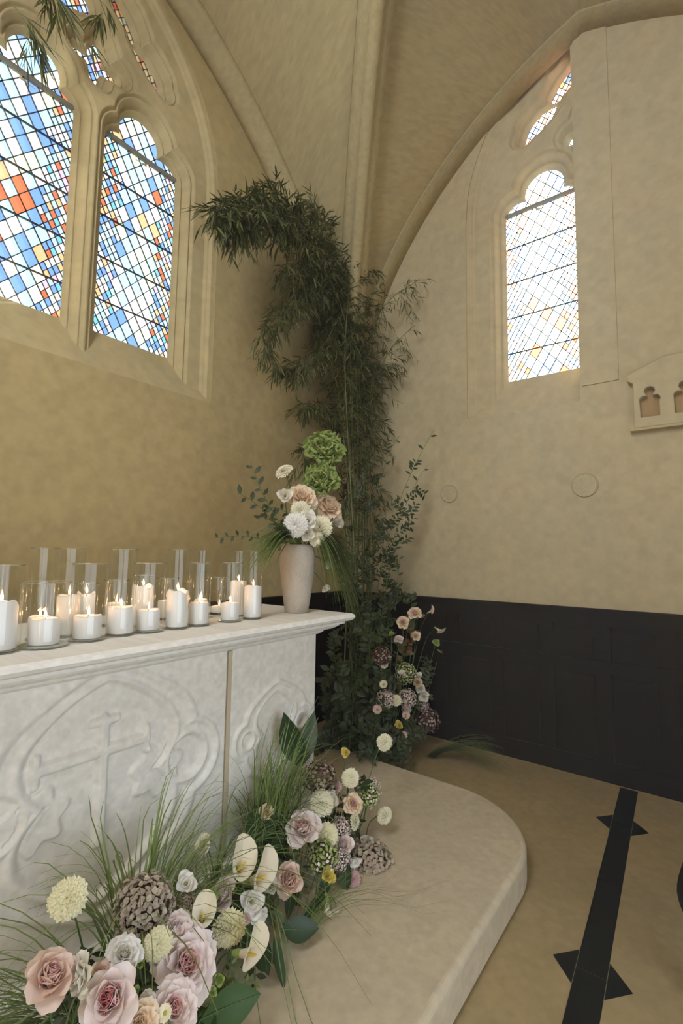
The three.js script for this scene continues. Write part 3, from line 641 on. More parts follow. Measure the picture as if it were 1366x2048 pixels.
const callaParts = (m) => {
  const pos = [], idx = [], uv = [], N = 22, K = 12;
  for (let j = 0; j <= K; j++) for (let i = 0; i <= N; i++) {
    const v = j / K, a = i / N * Math.PI * 2, c = Math.cos(a), f = Math.max(0, (v - 0.45) / 0.55), tipped = f * f * Math.pow(Math.max(0, c), 5);
    const r = 0.08 + 0.16 * v + 0.42 * Math.pow(f, 1.7) * (0.75 + 0.25 * c) + 0.3 * tipped, y = 1.15 * v + 0.34 * f * c - 0.16 * f * f * f * (1 - 0.4 * c) - 0.2 * tipped;
    pos.push(r * Math.sin(a), y, r * c); uv.push(i / N, v);
  }
  for (let j = 0; j < K; j++) for (let i = 0; i < N; i++) { const q = j * (N + 1) + i; idx.push(q, q + 1, q + N + 2, q, q + N + 2, q + N + 1); }
  return [['spathe', geo(pos, idx, uv), m], ['throat', LT([[0, -0.12], [0.09, -0.08], [0.135, 0.15], [0.125, 0.4]], 12), F.lime], ['spadix', LT([[0, 0.2], [0.055, 0.25], [0.06, 0.85], [0.03, 1.02], [0, 1.04]], 8), F.spadix]];
};
const BLOOMS = {
  rose: roseParts(F.blush, F.pink), pink_rose: roseParts(F.blush, F.blush), deep_rose: roseParts(F.blush, F.deepPink), dusky_rose: roseParts(F.dusky, F.pink), garden_rose: gardenParts(F.blush, F.pink), white_ranunculus: gardenParts(F.white, F.ivory), peach_rose: gardenParts(F.peach, F.peach), ivory_rose: gardenParts(F.ivory, F.ivory),
  carnation: carnationParts(F.cream), butter_carnation: carnationParts(F.butter), white_carnation: carnationParts(F.white), pink_carnation: carnationParts(F.rosy, 48),
  lisianthus: cupParts(F.white, F.eye), cream_cup: cupParts(F.ivory, F.eye), daisy: daisyParts(F.cream), pink_daisy: daisyParts(F.pink), kale: kaleParts(), hydrangea: hydrangeaParts(F.mauve, F.taupe), green_hydrangea: hydrangeaParts(F.lime, F.ivory, 160), pale_hydrangea: hydrangeaParts(F.ivory, F.rosy, 190), plum_hydrangea: hydrangeaParts(F.plum, F.mauve, 200), calla: callaParts(F.calla), orange_calla: callaParts(F.peach), yellow_cup: cupParts(F.yellow, F.eye), russet_dahlia: gardenParts(F.peach, F.pink), bud: cupParts(F.lime, F.lime),
};
// bloom at a point facing dir, radius R, on a stem down to root; the group stands at the root
function flower(name, kind, p, dir, R, root, label, category, group, stemMat = F.stem, stemR = 0.0022) {
  const g = thing(name, label, category, group);
  g.position.copy(root);
  const q = new THREE.Quaternion().setFromUnitVectors(V(0, 1, 0), dir.clone().normalize()).multiply(new THREE.Quaternion().setFromAxisAngle(V(0, 1, 0), rr(0, 6.28)));
  const isCalla = kind.includes('calla');
  if (isCalla) { const Y = dir.clone().normalize(), Z = V(0, 0.8, 0).addScaledVector(FWD, 0.5).addScaledVector(randDir(), 0.2); Z.addScaledVector(Y, -Z.dot(Y)).normalize(); q.setFromRotationMatrix(new THREE.Matrix4().makeBasis(Y.clone().cross(Z), Y, Z)); }
  const local = p.clone().sub(root), back = dir.clone().normalize().multiplyScalar(isCalla ? 0 : R * 0.1);
  for (const [n, geom, mat] of BLOOMS[kind]) {
    const m = mesh(n, geom, mat, g);
    if (/floret/.test(n)) m.userData.kind = 'stuff';
    m.position.copy(local).sub(back); m.quaternion.copy(q); m.scale.setScalar(R);
  }
  const mid_ = local.clone().multiplyScalar(0.5).addScaledVector(dir, -R * 1.2);
  mesh('stem', tube([V(0, 0, 0), mid_, local.clone().addScaledVector(dir, -R * 0.35), local.clone().sub(back)], stemR * 1.2, stemR, 5, 8), stemMat, g);
  return g;
}
// a pointed leaf blade in its own axes: along +Y, face to +Z
function leafPos(out, base, dir, nrm, L, W, bend, tone, widest = 0.4, seg = 4) {
  const side = dir.clone().cross(nrm).normalize(), n0 = out.pos.length / 3;
  for (let i = 0; i <= seg; i++) {
    const v = i / seg, w = W / 2 * (v < widest ? Math.sin(v / widest * Math.PI / 2) : Math.cos((v - widest) / (1 - widest) * Math.PI / 2)), c = base.clone().addScaledVector(dir, L * v).addScaledVector(nrm, bend * L * v * v), keel = nrm.clone().multiplyScalar(-w * 0.35);
    for (const k of [-1, 0, 1]) { const q = c.clone().addScaledVector(side, w * k); if (k === 0) q.add(keel); out.pos.push(q.x, q.y, q.z); out.col.push(...tone); }
  }
  for (let i = 0; i < seg; i++) for (const k of [0, 1]) { const a = n0 + i * 3 + k; out.idx.push(a, a + 1, a + 4, a, a + 4, a + 3); }
}
function leavesGeo(out) { const g = geo(out.pos, out.idx); g.setAttribute('color', new THREE.Float32BufferAttribute(out.col, 3)); return g; }
const newLeaves = () => ({ pos: [], idx: [], col: [] });
const toneOf = (a = 0.75, b = 1.25) => { const k = rr(a, b), h = rr(-0.1, 0.12); return [k * (1 + h), k, k * (1 - h * 0.6)]; };
// keep plants clear of the walls, and of the floor
const clear = (p, m = 0.03) => { p.x = Math.min(p.x, -m - 0.06); p.z = Math.max(p.z, m + 0.06); return p; };

// ---- bamboo filling the corner: every branch a thing with its culm and foliage
function bamboo(name, pts, twigs, opt, label, group) {
  const g = thing(name, label, 'bamboo', group), root = pts[0];
  g.position.copy(root);
  const loc = pts.map((p) => p.clone().sub(root)), c = new THREE.CatmullRomCurve3(loc);
  mesh('culm', tube(loc, opt.r ?? 0.008, 0.0025, 6, 26), opt.stem ?? F.culm, g);
  const out = newLeaves(), tw = [];
  for (let i = 0; i < twigs * (opt.dense ?? 1.8); i++) {
    const t = lerp(opt.from ?? 0.35, 1, Math.pow(rnd(), 0.8)), p = c.getPointAt(t), tan = c.getTangentAt(t);
    const d = randDir().addScaledVector(tan, 0.7).add(V(0, opt.rise ?? 0.1, 0)).normalize(), L = rr(0.5, 1) * (opt.twig ?? 0.22), droop = opt.droop ?? 0.5;
    const q = (k) => { const s = p.clone().addScaledVector(d, L * k); s.y -= droop * L * k * k; const w = s.add(root); clear(w); return w.sub(root); };
    tw.push(tube([q(0), q(0.5), q(1)], 0.0012, 0.0007, 3, 3));
    const n = Math.round(rr(5, 9));
    for (let k = 0; k < n; k++) {
      const f = lerp(0.3, 1, k / n), b = q(f), ld = q(Math.min(1, f + 0.05)).sub(q(f - 0.05)).normalize().addScaledVector(randDir(), 0.75); ld.y -= opt.hang ?? 0.35; ld.normalize();
      const nn = V(0, 1, 0).addScaledVector(randDir(), 0.6); nn.addScaledVector(ld, -nn.dot(ld)).normalize();
      const L2 = rr(0.7, 1.2) * (opt.leaf ?? 0.085), end = b.clone().add(root).addScaledVector(ld, L2);
      if (end.x > -0.03 || end.z < 0.03) continue;
      leafPos(out, b, ld, nn, L2, L2 * (opt.slim ?? 0.14), -0.18, toneOf(), 0.3, 3);
    }
  }
  mesh('twigs', mergeGeometries(tw), opt.stem ?? F.culm, g).userData.kind = 'stuff';
  mesh('foliage', leavesGeo(out), opt.mat ?? F.bamboo, g).userData.kind = 'stuff';
  return g;
}
{
  reseed(101);
  const A = (x, y, d) => at(x, y, 2, d), B = (x, y, d) => at(x, y, 0, -d), G = 'bamboo branches in the corner', root = (dx, dz) => V(-0.5 + dx, 0.0, 0.42 + dz);
  const mk = (pts, n, o, l) => bamboo('bamboo_branch', pts, n, o, l, G);
  mk([root(0, 0), B(712, 1000, 0.45), B(706, 700, 0.42), A(640, 520, 0.42), A(560, 440, 0.5), A(430, 425, 0.55)], 120, { from: 0.72, twig: 0.2, mat: F.bamboo, leaf: 0.1 }, 'dark bamboo branch arching along the wall towards the stained glass window');
  mk([root(0.05, 0.02), B(716, 980, 0.4), B(700, 640, 0.4), A(620, 470, 0.36), A(500, 400, 0.42), A(470, 455, 0.5)], 110, { from: 0.68, twig: 0.2, mat: F.bamboo, leaf: 0.1 }, 'dark drooping bamboo branch high beside the stained glass window');
  mk([root(0.02, 0.06), B(700, 900, 0.5), B(690, 620, 0.5), A(600, 450, 0.4), A(545, 385, 0.4)], 70, { from: 0.72, twig: 0.24, rise: 0.6, hang: 0.05, mat: F.bamboo }, 'bamboo branch with leaves pointing up over the wall rib');
  mk([root(0.04, 0.1), B(706, 920, 0.5), B(694, 640, 0.46), A(650, 480, 0.36), A(630, 400, 0.32)], 50, { from: 0.7, twig: 0.24, rise: 0.8, hang: 0.0, mat: F.bamboo }, 'upright bamboo tip against the vault rib');
  mk([root(-0.03, 0.04), B(720, 1000, 0.36), B(716, 740, 0.36), B(690, 600, 0.4), A(600, 600, 0.4), A(535, 680, 0.45), A(530, 720, 0.45)], 120, { from: 0.6, twig: 0.16, mat: F.bamboo, leaf: 0.085 }, 'bamboo branch looping down in a ring against the altar wall');
  mk([root(-0.02, 0.1), B(716, 980, 0.46), B(712, 760, 0.4), B(690, 660, 0.4), A(610, 725, 0.42), A(560, 740, 0.42)], 80, { from: 0.65, twig: 0.15, mat: F.bamboo, leaf: 0.085 }, 'low bamboo branch closing the ring of leaves on the altar wall');
  mk([root(0.1, 0.1), B(724, 1000, 0.3), B(720, 700, 0.3), B(718, 560, 0.3), B(735, 470, 0.25)], 130, { from: 0.55, twig: 0.3, mat: F.bamboo }, 'bamboo branch standing straight up in the corner');
  mk([root(0.12, 0.06), B(730, 1000, 0.26), B(730, 760, 0.24), B(760, 620, 0.22), B(820, 570, 0.2)], 60, { from: 0.55, twig: 0.26, mat: F.bamboo, leaf: 0.075, slim: 0.1 }, 'thin bamboo spray reaching over the right wall');
  mk([root(0.14, 0.1), B(735, 1000, 0.26), B(740, 800, 0.24), B(780, 700, 0.22), B(830, 650, 0.2)], 40, { from: 0.5, twig: 0.26, mat: F.bamboo, leaf: 0.07, slim: 0.1 }, 'sparse low bamboo spray over the right wall');
  mk([root(-0.06, 0.0), B(700, 1050, 0.44), B(704, 900, 0.44), A(660, 820, 0.4), A(600, 815, 0.45)], 44, { from: 0.6, twig: 0.13, mat: F.bamboo, leaf: 0.09 }, 'short bamboo branch just above the green kale heads');
  mk([root(-0.04, 0.12), B(690, 1050, 0.5), B(682, 960, 0.5), A(620, 905, 0.5), A(595, 930, 0.5)], 34, { from: 0.6, twig: 0.14, mat: F.bamboo, leaf: 0.09 }, 'short bamboo branch behind the green kale heads');
  mk([root(0.06, 0.14), B(740, 1050, 0.34), B(742, 860, 0.3), B(745, 760, 0.3), B(770, 720, 0.25)], 100, { from: 0.4, twig: 0.26, mat: F.bamboo }, 'mid-height bamboo branch beside the right wall');
  mk([root(-0.02, 0.16), B(690, 900, 0.55), B(660, 700, 0.55), B(640, 600, 0.6), A(575, 520, 0.5)], 120, { from: 0.5, twig: 0.28, mat: F.bamboo }, 'bushy bamboo branch filling the middle of the corner');
  mk([root(0.0, 0.2), B(700, 950, 0.6), B(690, 700, 0.6), B(700, 560, 0.55)], 90, { from: 0.55, twig: 0.3, mat: F.bamboo }, 'bushy bamboo branch standing before the vault rib');
  // hanging leaves in front of the window's tracery
  const hang = (pts, n, l) => bamboo('hanging_bamboo', pts, n, { dense: 1, from: 0.2, twig: 0.1, hang: 0.9, droop: 0.6, mat: F.bamboo, leaf: 0.17, slim: 0.075, r: 0.003 }, l, 'bamboo sprigs hanging before the window');
  hang([A(-60, -60, 0.16), A(0, -20, 0.18), A(40, 30, 0.2), A(60, 75, 0.2)], 5, 'bamboo sprig hanging over the trefoil head of the outer window light');
  hang([A(60, -80, 0.16), A(110, -10, 0.18), A(150, 60, 0.2), A(180, 120, 0.2)], 6, 'bamboo sprig hanging before the window mullion');
  hang([A(150, -80, 0.14), A(190, -20, 0.16), A(215, 40, 0.18)], 3, 'bamboo sprig tip hanging before the tracery top');
}
// ---- leafy branches
function leafy(name, pts, o, label, category, group) {
  pts.forEach((p) => clear(p, 0.03));
  const g = thing(name, label, category, group), root = pts[0];
  g.position.copy(root);
  const loc = pts.map((p) => p.clone().sub(root)), c = new THREE.CatmullRomCurve3(loc), out = newLeaves(), each = [];
  mesh('stem', tube(loc, o.r ?? 0.004, 0.0012, 5, 18), o.stem ?? F.stem, g);
  const twig = (c2, n, from, first) => {
    for (let i = 0; i < n; i++) {
      const t = lerp(from, 1, (i + 0.5) / n), p = c2.getPointAt(t), tan = c2.getTangentAt(t), sd = (i % 2 ? 1 : -1), side = tan.clone().cross(first).normalize();
      const d = side.multiplyScalar(sd).addScaledVector(tan, 0.6).addScaledVector(randDir(), o.wild ?? 0.35); d.y -= o.hang ?? 0; d.normalize();
      const n2 = first.clone().addScaledVector(randDir(), 0.35); n2.addScaledVector(d, -n2.dot(d)).normalize();
      const L = rr(0.75, 1.15) * o.leaf, e = p.clone().add(root).addScaledVector(d, L);
      if (e.x > -0.02 || e.z < 0.02) continue;
      if (o.single) { const one = newLeaves(); leafPos(one, p, d, n2, L, L * o.wide, -0.08, toneOf(), 0.45, 4); each.push(leavesGeo(one)); }
      else leafPos(out, p, d, n2, L, L * o.wide, -0.08, toneOf(), 0.45, 4);
    }
  };
  const face = EYE.clone().sub(root).normalize();
  twig(c, o.n, o.from ?? 0.25, face.clone());
  const tw = [];
  for (let k = 0; k < (o.side ?? 0); k++) {
    const t = lerp(o.from ?? 0.25, 0.95, (k + rnd()) / o.side), p = c.getPointAt(t), d = randDir().addScaledVector(c.getTangentAt(t), 0.8).normalize(), L = rr(0.6, 1.1) * (o.twig ?? 0.15);
    const end = p.clone().addScaledVector(d, L).add(root); clear(end, 0.05); end.sub(root);
    const c2 = new THREE.CatmullRomCurve3([p, p.clone().lerp(end, 0.5).add(V(0, 0.012, 0)), end]);
    tw.push(tube(c2.points, 0.0015, 0.0008, 3, 4));
    twig(c2, o.tn ?? 7, 0.15, face.clone().addScaledVector(randDir(), 0.5).normalize());
  }
  if (tw.length) mesh('twigs', mergeGeometries(tw), o.stem ?? F.stem, g).userData.kind = 'stuff';
  each.forEach((e) => mesh('leaf', e, o.mat, g));
  if (out.idx.length) mesh('foliage', leavesGeo(out), o.mat, g).userData.kind = 'stuff';
  return g;
}
{
  reseed(202);
  const A = (x, y, d) => at(x, y, 2, d), B = (x, y, d) => at(x, y, 0, -d), G = 'leafy shrub branches below the bamboo';
  const base = (dx, dz) => V(-0.62 + dx, 0, 0.6 + dz), o = { n: 16, side: 12, tn: 8, leaf: 0.05, wide: 0.4, mat: F.shrub, from: 0.3 };
  const mk = (pts, l, x = {}) => leafy('shrub_branch', pts, { ...o, ...x }, l, 'shrub', G);
  mk([base(0, 0), B(760, 1150, 0.45), B(800, 1000, 0.4), B(845, 900, 0.35), B(868, 860, 0.35)], 'slim leafy branch reaching highest over the right wall', { side: 5 });
  mk([base(0.05, 0.1), B(770, 1150, 0.4), B(800, 1040, 0.36), B(835, 960, 0.33), B(855, 930, 0.33)], 'leafy branch leaning out over the right wall');
  mk([base(0, 0.05), B(745, 1150, 0.5), B(755, 1000, 0.45), B(780, 900, 0.4), B(800, 870, 0.4)], 'leafy branch rising beside the bamboo culm');
  mk([base(-0.05, 0.05), B(725, 1150, 0.55), B(728, 1000, 0.5), B(735, 900, 0.45)], 'leafy branch standing upright behind the vase flowers', { side: 16 });
  mk([base(0.05, 0.15), B(770, 1180, 0.45), B(790, 1100, 0.4), B(815, 1040, 0.36), B(830, 1010, 0.36)], 'short leafy branch at half height before the right wall', { side: 14 });
  mk([base(0, 0.15), B(740, 1200, 0.55), B(750, 1100, 0.5), B(765, 1030, 0.48)], 'short bushy branch in the middle of the shrub', { side: 18, leaf: 0.045 });
  mk([base(-0.08, 0.1), B(700, 1150, 0.6), B(690, 1050, 0.6), B(700, 980, 0.6)], 'bushy branch close behind the vase', { side: 18, mat: F.shrub });
  mk([base(0.04, 0.2), B(780, 1220, 0.5), B(795, 1160, 0.45), B(800, 1110, 0.42)], 'low bushy branch just above the panelling', { side: 16, mat: F.shrub });
  mk([base(-0.1, 0.2), B(710, 1250, 0.65), B(700, 1180, 0.65), B(710, 1120, 0.65)], 'low dark branch beside the altar end', { side: 18, mat: F.shrub });
  mk([base(0.05, 0.25), B(760, 1260, 0.6), B(770, 1200, 0.56), B(775, 1150, 0.52)], 'lowest dark bushy branch over the corner flowers', { side: 18, mat: F.shrub });
  // behind the vase, towards the candles
  const G2 = 'dark leafy sprigs behind the vase', o2 = { n: 15, leaf: 0.05, wide: 0.48, mat: F.shrub, from: 0.22, single: true, wild: 0.2 };
  const foot = V(-1.5, ALTAR.top + 0.02, 0.5);
  foot.set(VASE.x + 0.02, ALTAR.top + 0.3, VASE.z - 0.03);
  leafy('leafy_sprig', [foot, A(555, 1040, 0.85), A(520, 975, 0.82), A(503, 930, 0.8)], o2, 'upright dark-leaved sprig fanning out beside the vase', 'sprig', G2);
  leafy('leafy_sprig', [foot, A(560, 1060, 0.84), A(515, 1010, 0.8), A(475, 985, 0.78)], { ...o2, n: 12 }, 'slanting dark-leaved sprig below the upright one', 'sprig', G2);
  leafy('leafy_sprig', [foot, A(540, 1085, 0.84), A(490, 1072, 0.8), A(430, 1076, 0.78)], { ...o2, n: 14, leaf: 0.035 }, 'low dark sprig stretching above the candle glasses', 'sprig', G2);
  leafy('leafy_sprig', [foot, A(580, 1030, 0.8), A(545, 1015, 0.76), A(515, 1040, 0.74)], { ...o2, n: 12 }, 'short dark-leaved sprig tucked behind the cream flowers', 'sprig', G2);
}
// ---- grass
function tuft(name, root, n, o, label, category, group) {
  const g = thing(name, label, category, group), out = newLeaves();
  g.position.copy(root);
  for (let i = 0; i < n * 1.6; i++) {
    const lean = randDir(); lean.y = 0; lean.normalize().multiplyScalar(rr(0, o.spread)).add(o.lean ?? V(0, 0, 0));
    const L = rr(0.55, 1) * o.len, d = V(lean.x, 1, lean.z).normalize(), drop = rr(0.3, 1) * o.droop, hor = V(d.x, 0, d.z); hor.lengthSq() > 1e-4 && hor.normalize();
    const b = V(rr(-1, 1) * o.base, 0, rr(-1, 1) * o.base), seg = 9, w = rr(0.6, 1.1) * o.w, side = d.clone().cross(hor.lengthSq() > 0.1 ? hor : V(1, 0, 0)); side.lengthSq() > 1e-5 ? side.normalize() : side.set(1, 0, 0);
    const n0 = out.pos.length / 3, tone = toneOf(0.7, 1.3);
    for (let k = 0; k <= seg; k++) {
      const v = k / seg, p = b.clone().addScaledVector(d, L * v).addScaledVector(hor, drop * L * v * v * (o.out ?? 0.7)); p.y -= drop * L * Math.pow(v, o.pow ?? 3) * 0.9;
      const W = p.clone().add(root);
      if (o.floor !== undefined) W.y = Math.max(W.y, o.floor);
      if (o.back !== undefined) W.z = Math.max(W.z, o.back + 0.004 * (i % 7));
      p.copy(W).sub(root);
      const ww = w * (1 - v * 0.85) * (0.5 + 0.5 * Math.min(1, v * 6)) / 2;
      for (const s of [-1, 1]) { const q = p.clone().addScaledVector(side, ww * s); out.pos.push(q.x, q.y, q.z); out.col.push(...tone); }
    }
    for (let k = 0; k < seg; k++) { const a = n0 + k * 2; out.idx.push(a, a + 1, a + 3, a, a + 3, a + 2); }
  }
  const m = mesh('blades', leavesGeo(out), o.mat ?? F.grass, g);
  m.userData.kind = 'stuff';
  return g;
}
const STEP_Y = 0.152, ON = (x, y, z) => at(x, y, 2, z);
// the facing of a bloom: towards the camera, mixed with up and a little chance
const faceCam = (p, up = 0.5, wild = 0.35) => EYE.clone().sub(p).normalize().multiplyScalar(1).add(V(0, up, 0)).addScaledVector(randDir(), wild).normalize();
const NAMES = { rose: ['garden_rose', 'rose'], pink_rose: ['garden_rose', 'rose'], deep_rose: ['garden_rose', 'rose'], dusky_rose: ['garden_rose', 'rose'], garden_rose: ['garden_rose', 'rose'], ivory_rose: ['garden_rose', 'rose'], peach_rose: ['garden_rose', 'rose'], white_ranunculus: ['ranunculus', 'ranunculus'], carnation: ['carnation', 'carnation'], butter_carnation: ['carnation', 'carnation'], white_carnation: ['carnation', 'carnation'], pink_carnation: ['carnation', 'carnation'], lisianthus: ['lisianthus', 'lisianthus'], cream_cup: ['lisianthus', 'lisianthus'], yellow_cup: ['lisianthus', 'lisianthus'], bud: ['lisianthus_bud', 'flower bud'], daisy: ['daisy', 'daisy'], pink_daisy: ['daisy', 'daisy'], kale: ['ornamental_kale', 'kale'], hydrangea: ['hydrangea', 'hydrangea'], green_hydrangea: ['hydrangea', 'hydrangea'], pale_hydrangea: ['hydrangea', 'hydrangea'], plum_hydrangea: ['hydrangea', 'hydrangea'], calla: ['calla_lily', 'calla lily'], orange_calla: ['calla_lily', 'calla lily'], russet_dahlia: ['dahlia', 'dahlia'] };
// list rows: [kind, px, py, z, diameter px, label, up, facing override]
function arrange(rows, rootOf, group, stemMat) {
  for (const [kind, px, py, z, size, label, up = 0.5, dir] of rows) {
    const p = ON(px, py, z), R = size * depthOf(p) / FOCAL / 2 * (kind.includes('calla') ? 1.12 : 1.06), d = dir ? RIGHT.clone().multiplyScalar(dir[0]).addScaledVector(UP, dir[1]).addScaledVector(FWD, -dir[2]).normalize() : faceCam(p, up);
    flower(NAMES[kind][0], kind, p, d, R, rootOf(p), label, NAMES[kind][1], group, stemMat);
  }
}
// ---- the vase's flowers
{
  reseed(303);
  const mouth = V(VASE.x, VASE.rim - 0.06, VASE.z), z0 = VASE.z;
  const into = (p) => mouth.clone().add(V(clamp((p.x - mouth.x) * 0.12, -0.03, 0.03), 0, clamp((p.z - mouth.z) * 0.12, -0.03, 0.03)));
  arrange([
    ['kale', 648, 903, z0 - 0.02, 80, 'upper ruffled green kale head on a tall stem', 0.3],
    ['kale', 645, 966, z0 + 0.03, 76, 'lower ruffled green kale head above the cream flowers', 0.2],
    ['carnation', 570, 946, z0 - 0.02, 41, 'pale carnation standing apart on a long stem beside the kale', 0.4, [-0.4, 0.7, 0.5]],
    ['peach_rose', 603, 997, z0 + 0.03, 56, 'peach rose highest in the vase', 0.4],
    ['cream_cup', 570, 992, z0, 32, 'cream bud flower at the outer edge of the vase bunch', 0.3],
    ['carnation', 600, 1022, z0 + 0.06, 44, 'cream carnation below the peach rose', 0.3],
    ['carnation', 620, 1010, z0 + 0.02, 34, 'small cream carnation beside the peach rose', 0.3],
    ['peach_rose', 655, 1016, z0 + 0.04, 56, 'flattened peach rose under the lower kale head', 0.3, [0.5, 0.6, 0.6]],
    ['cream_cup', 667, 1043, z0 + 0.04, 39, 'cream flower turned outward under the peach rose', 0.2, [0.7, 0.2, 0.6]],
    ['white_carnation', 592, 1050, z0 + 0.07, 54, 'white ruffled carnation over the vase rim', 0.2],
    ['lisianthus', 616, 1042, z0 + 0.09, 41, 'white lisianthus in the middle of the vase bunch', 0.2],
    ['carnation', 641, 1056, z0 + 0.08, 54, 'large cream carnation over the vase rim', 0.2],
    ['carnation', 632, 1078, z0 + 0.1, 34, 'small yellowish carnation hanging at the vase rim', 0.1],
    ['cream_cup', 613, 1066, z0 + 0.09, 32, 'small ivory flower tucked between the rim carnations', 0.1],
    ['cream_cup', 653, 1124, z0 + 0.05, 27, 'little cream flower trailing beside the vase', 0, [0.5, -0.4, 0.6]],
    ['cream_cup', 650, 1172, z0 + 0.04, 22, 'lowest little cream flower trailing beside the vase', 0, [0.4, -0.5, 0.6]],
  ], into, 'flowers in the vase');
  const T = (dx, dz, n, o, l) => tuft('grass_tuft', mouth.clone().add(V(dx, 0.055, dz)), n, { mat: F.grass, base: 0.02, w: 0.011, ...o }, l, 'grass', 'grass spilling from the vase');
  T(0.05, 0.05, 190, { len: 0.42, spread: 0.3, droop: 2.1, out: 0.03, pow: 2, lean: V(0.75, 0, 0.35) }, 'long grass spilling over the side of the vase');
  T(-0.03, 0.02, 130, { len: 0.4, spread: 0.3, droop: 1.2, out: 0.25, pow: 2.2, lean: V(-1.1, 0, 0.15) }, 'grass fanning out from the vase towards the candles');
  T(0.03, 0.08, 50, { len: 0.3, spread: 0.22, droop: 2.4, out: 0.02, pow: 2, lean: V(0.15, 0, 0.5) }, 'thin grass hanging down the face of the vase');
}
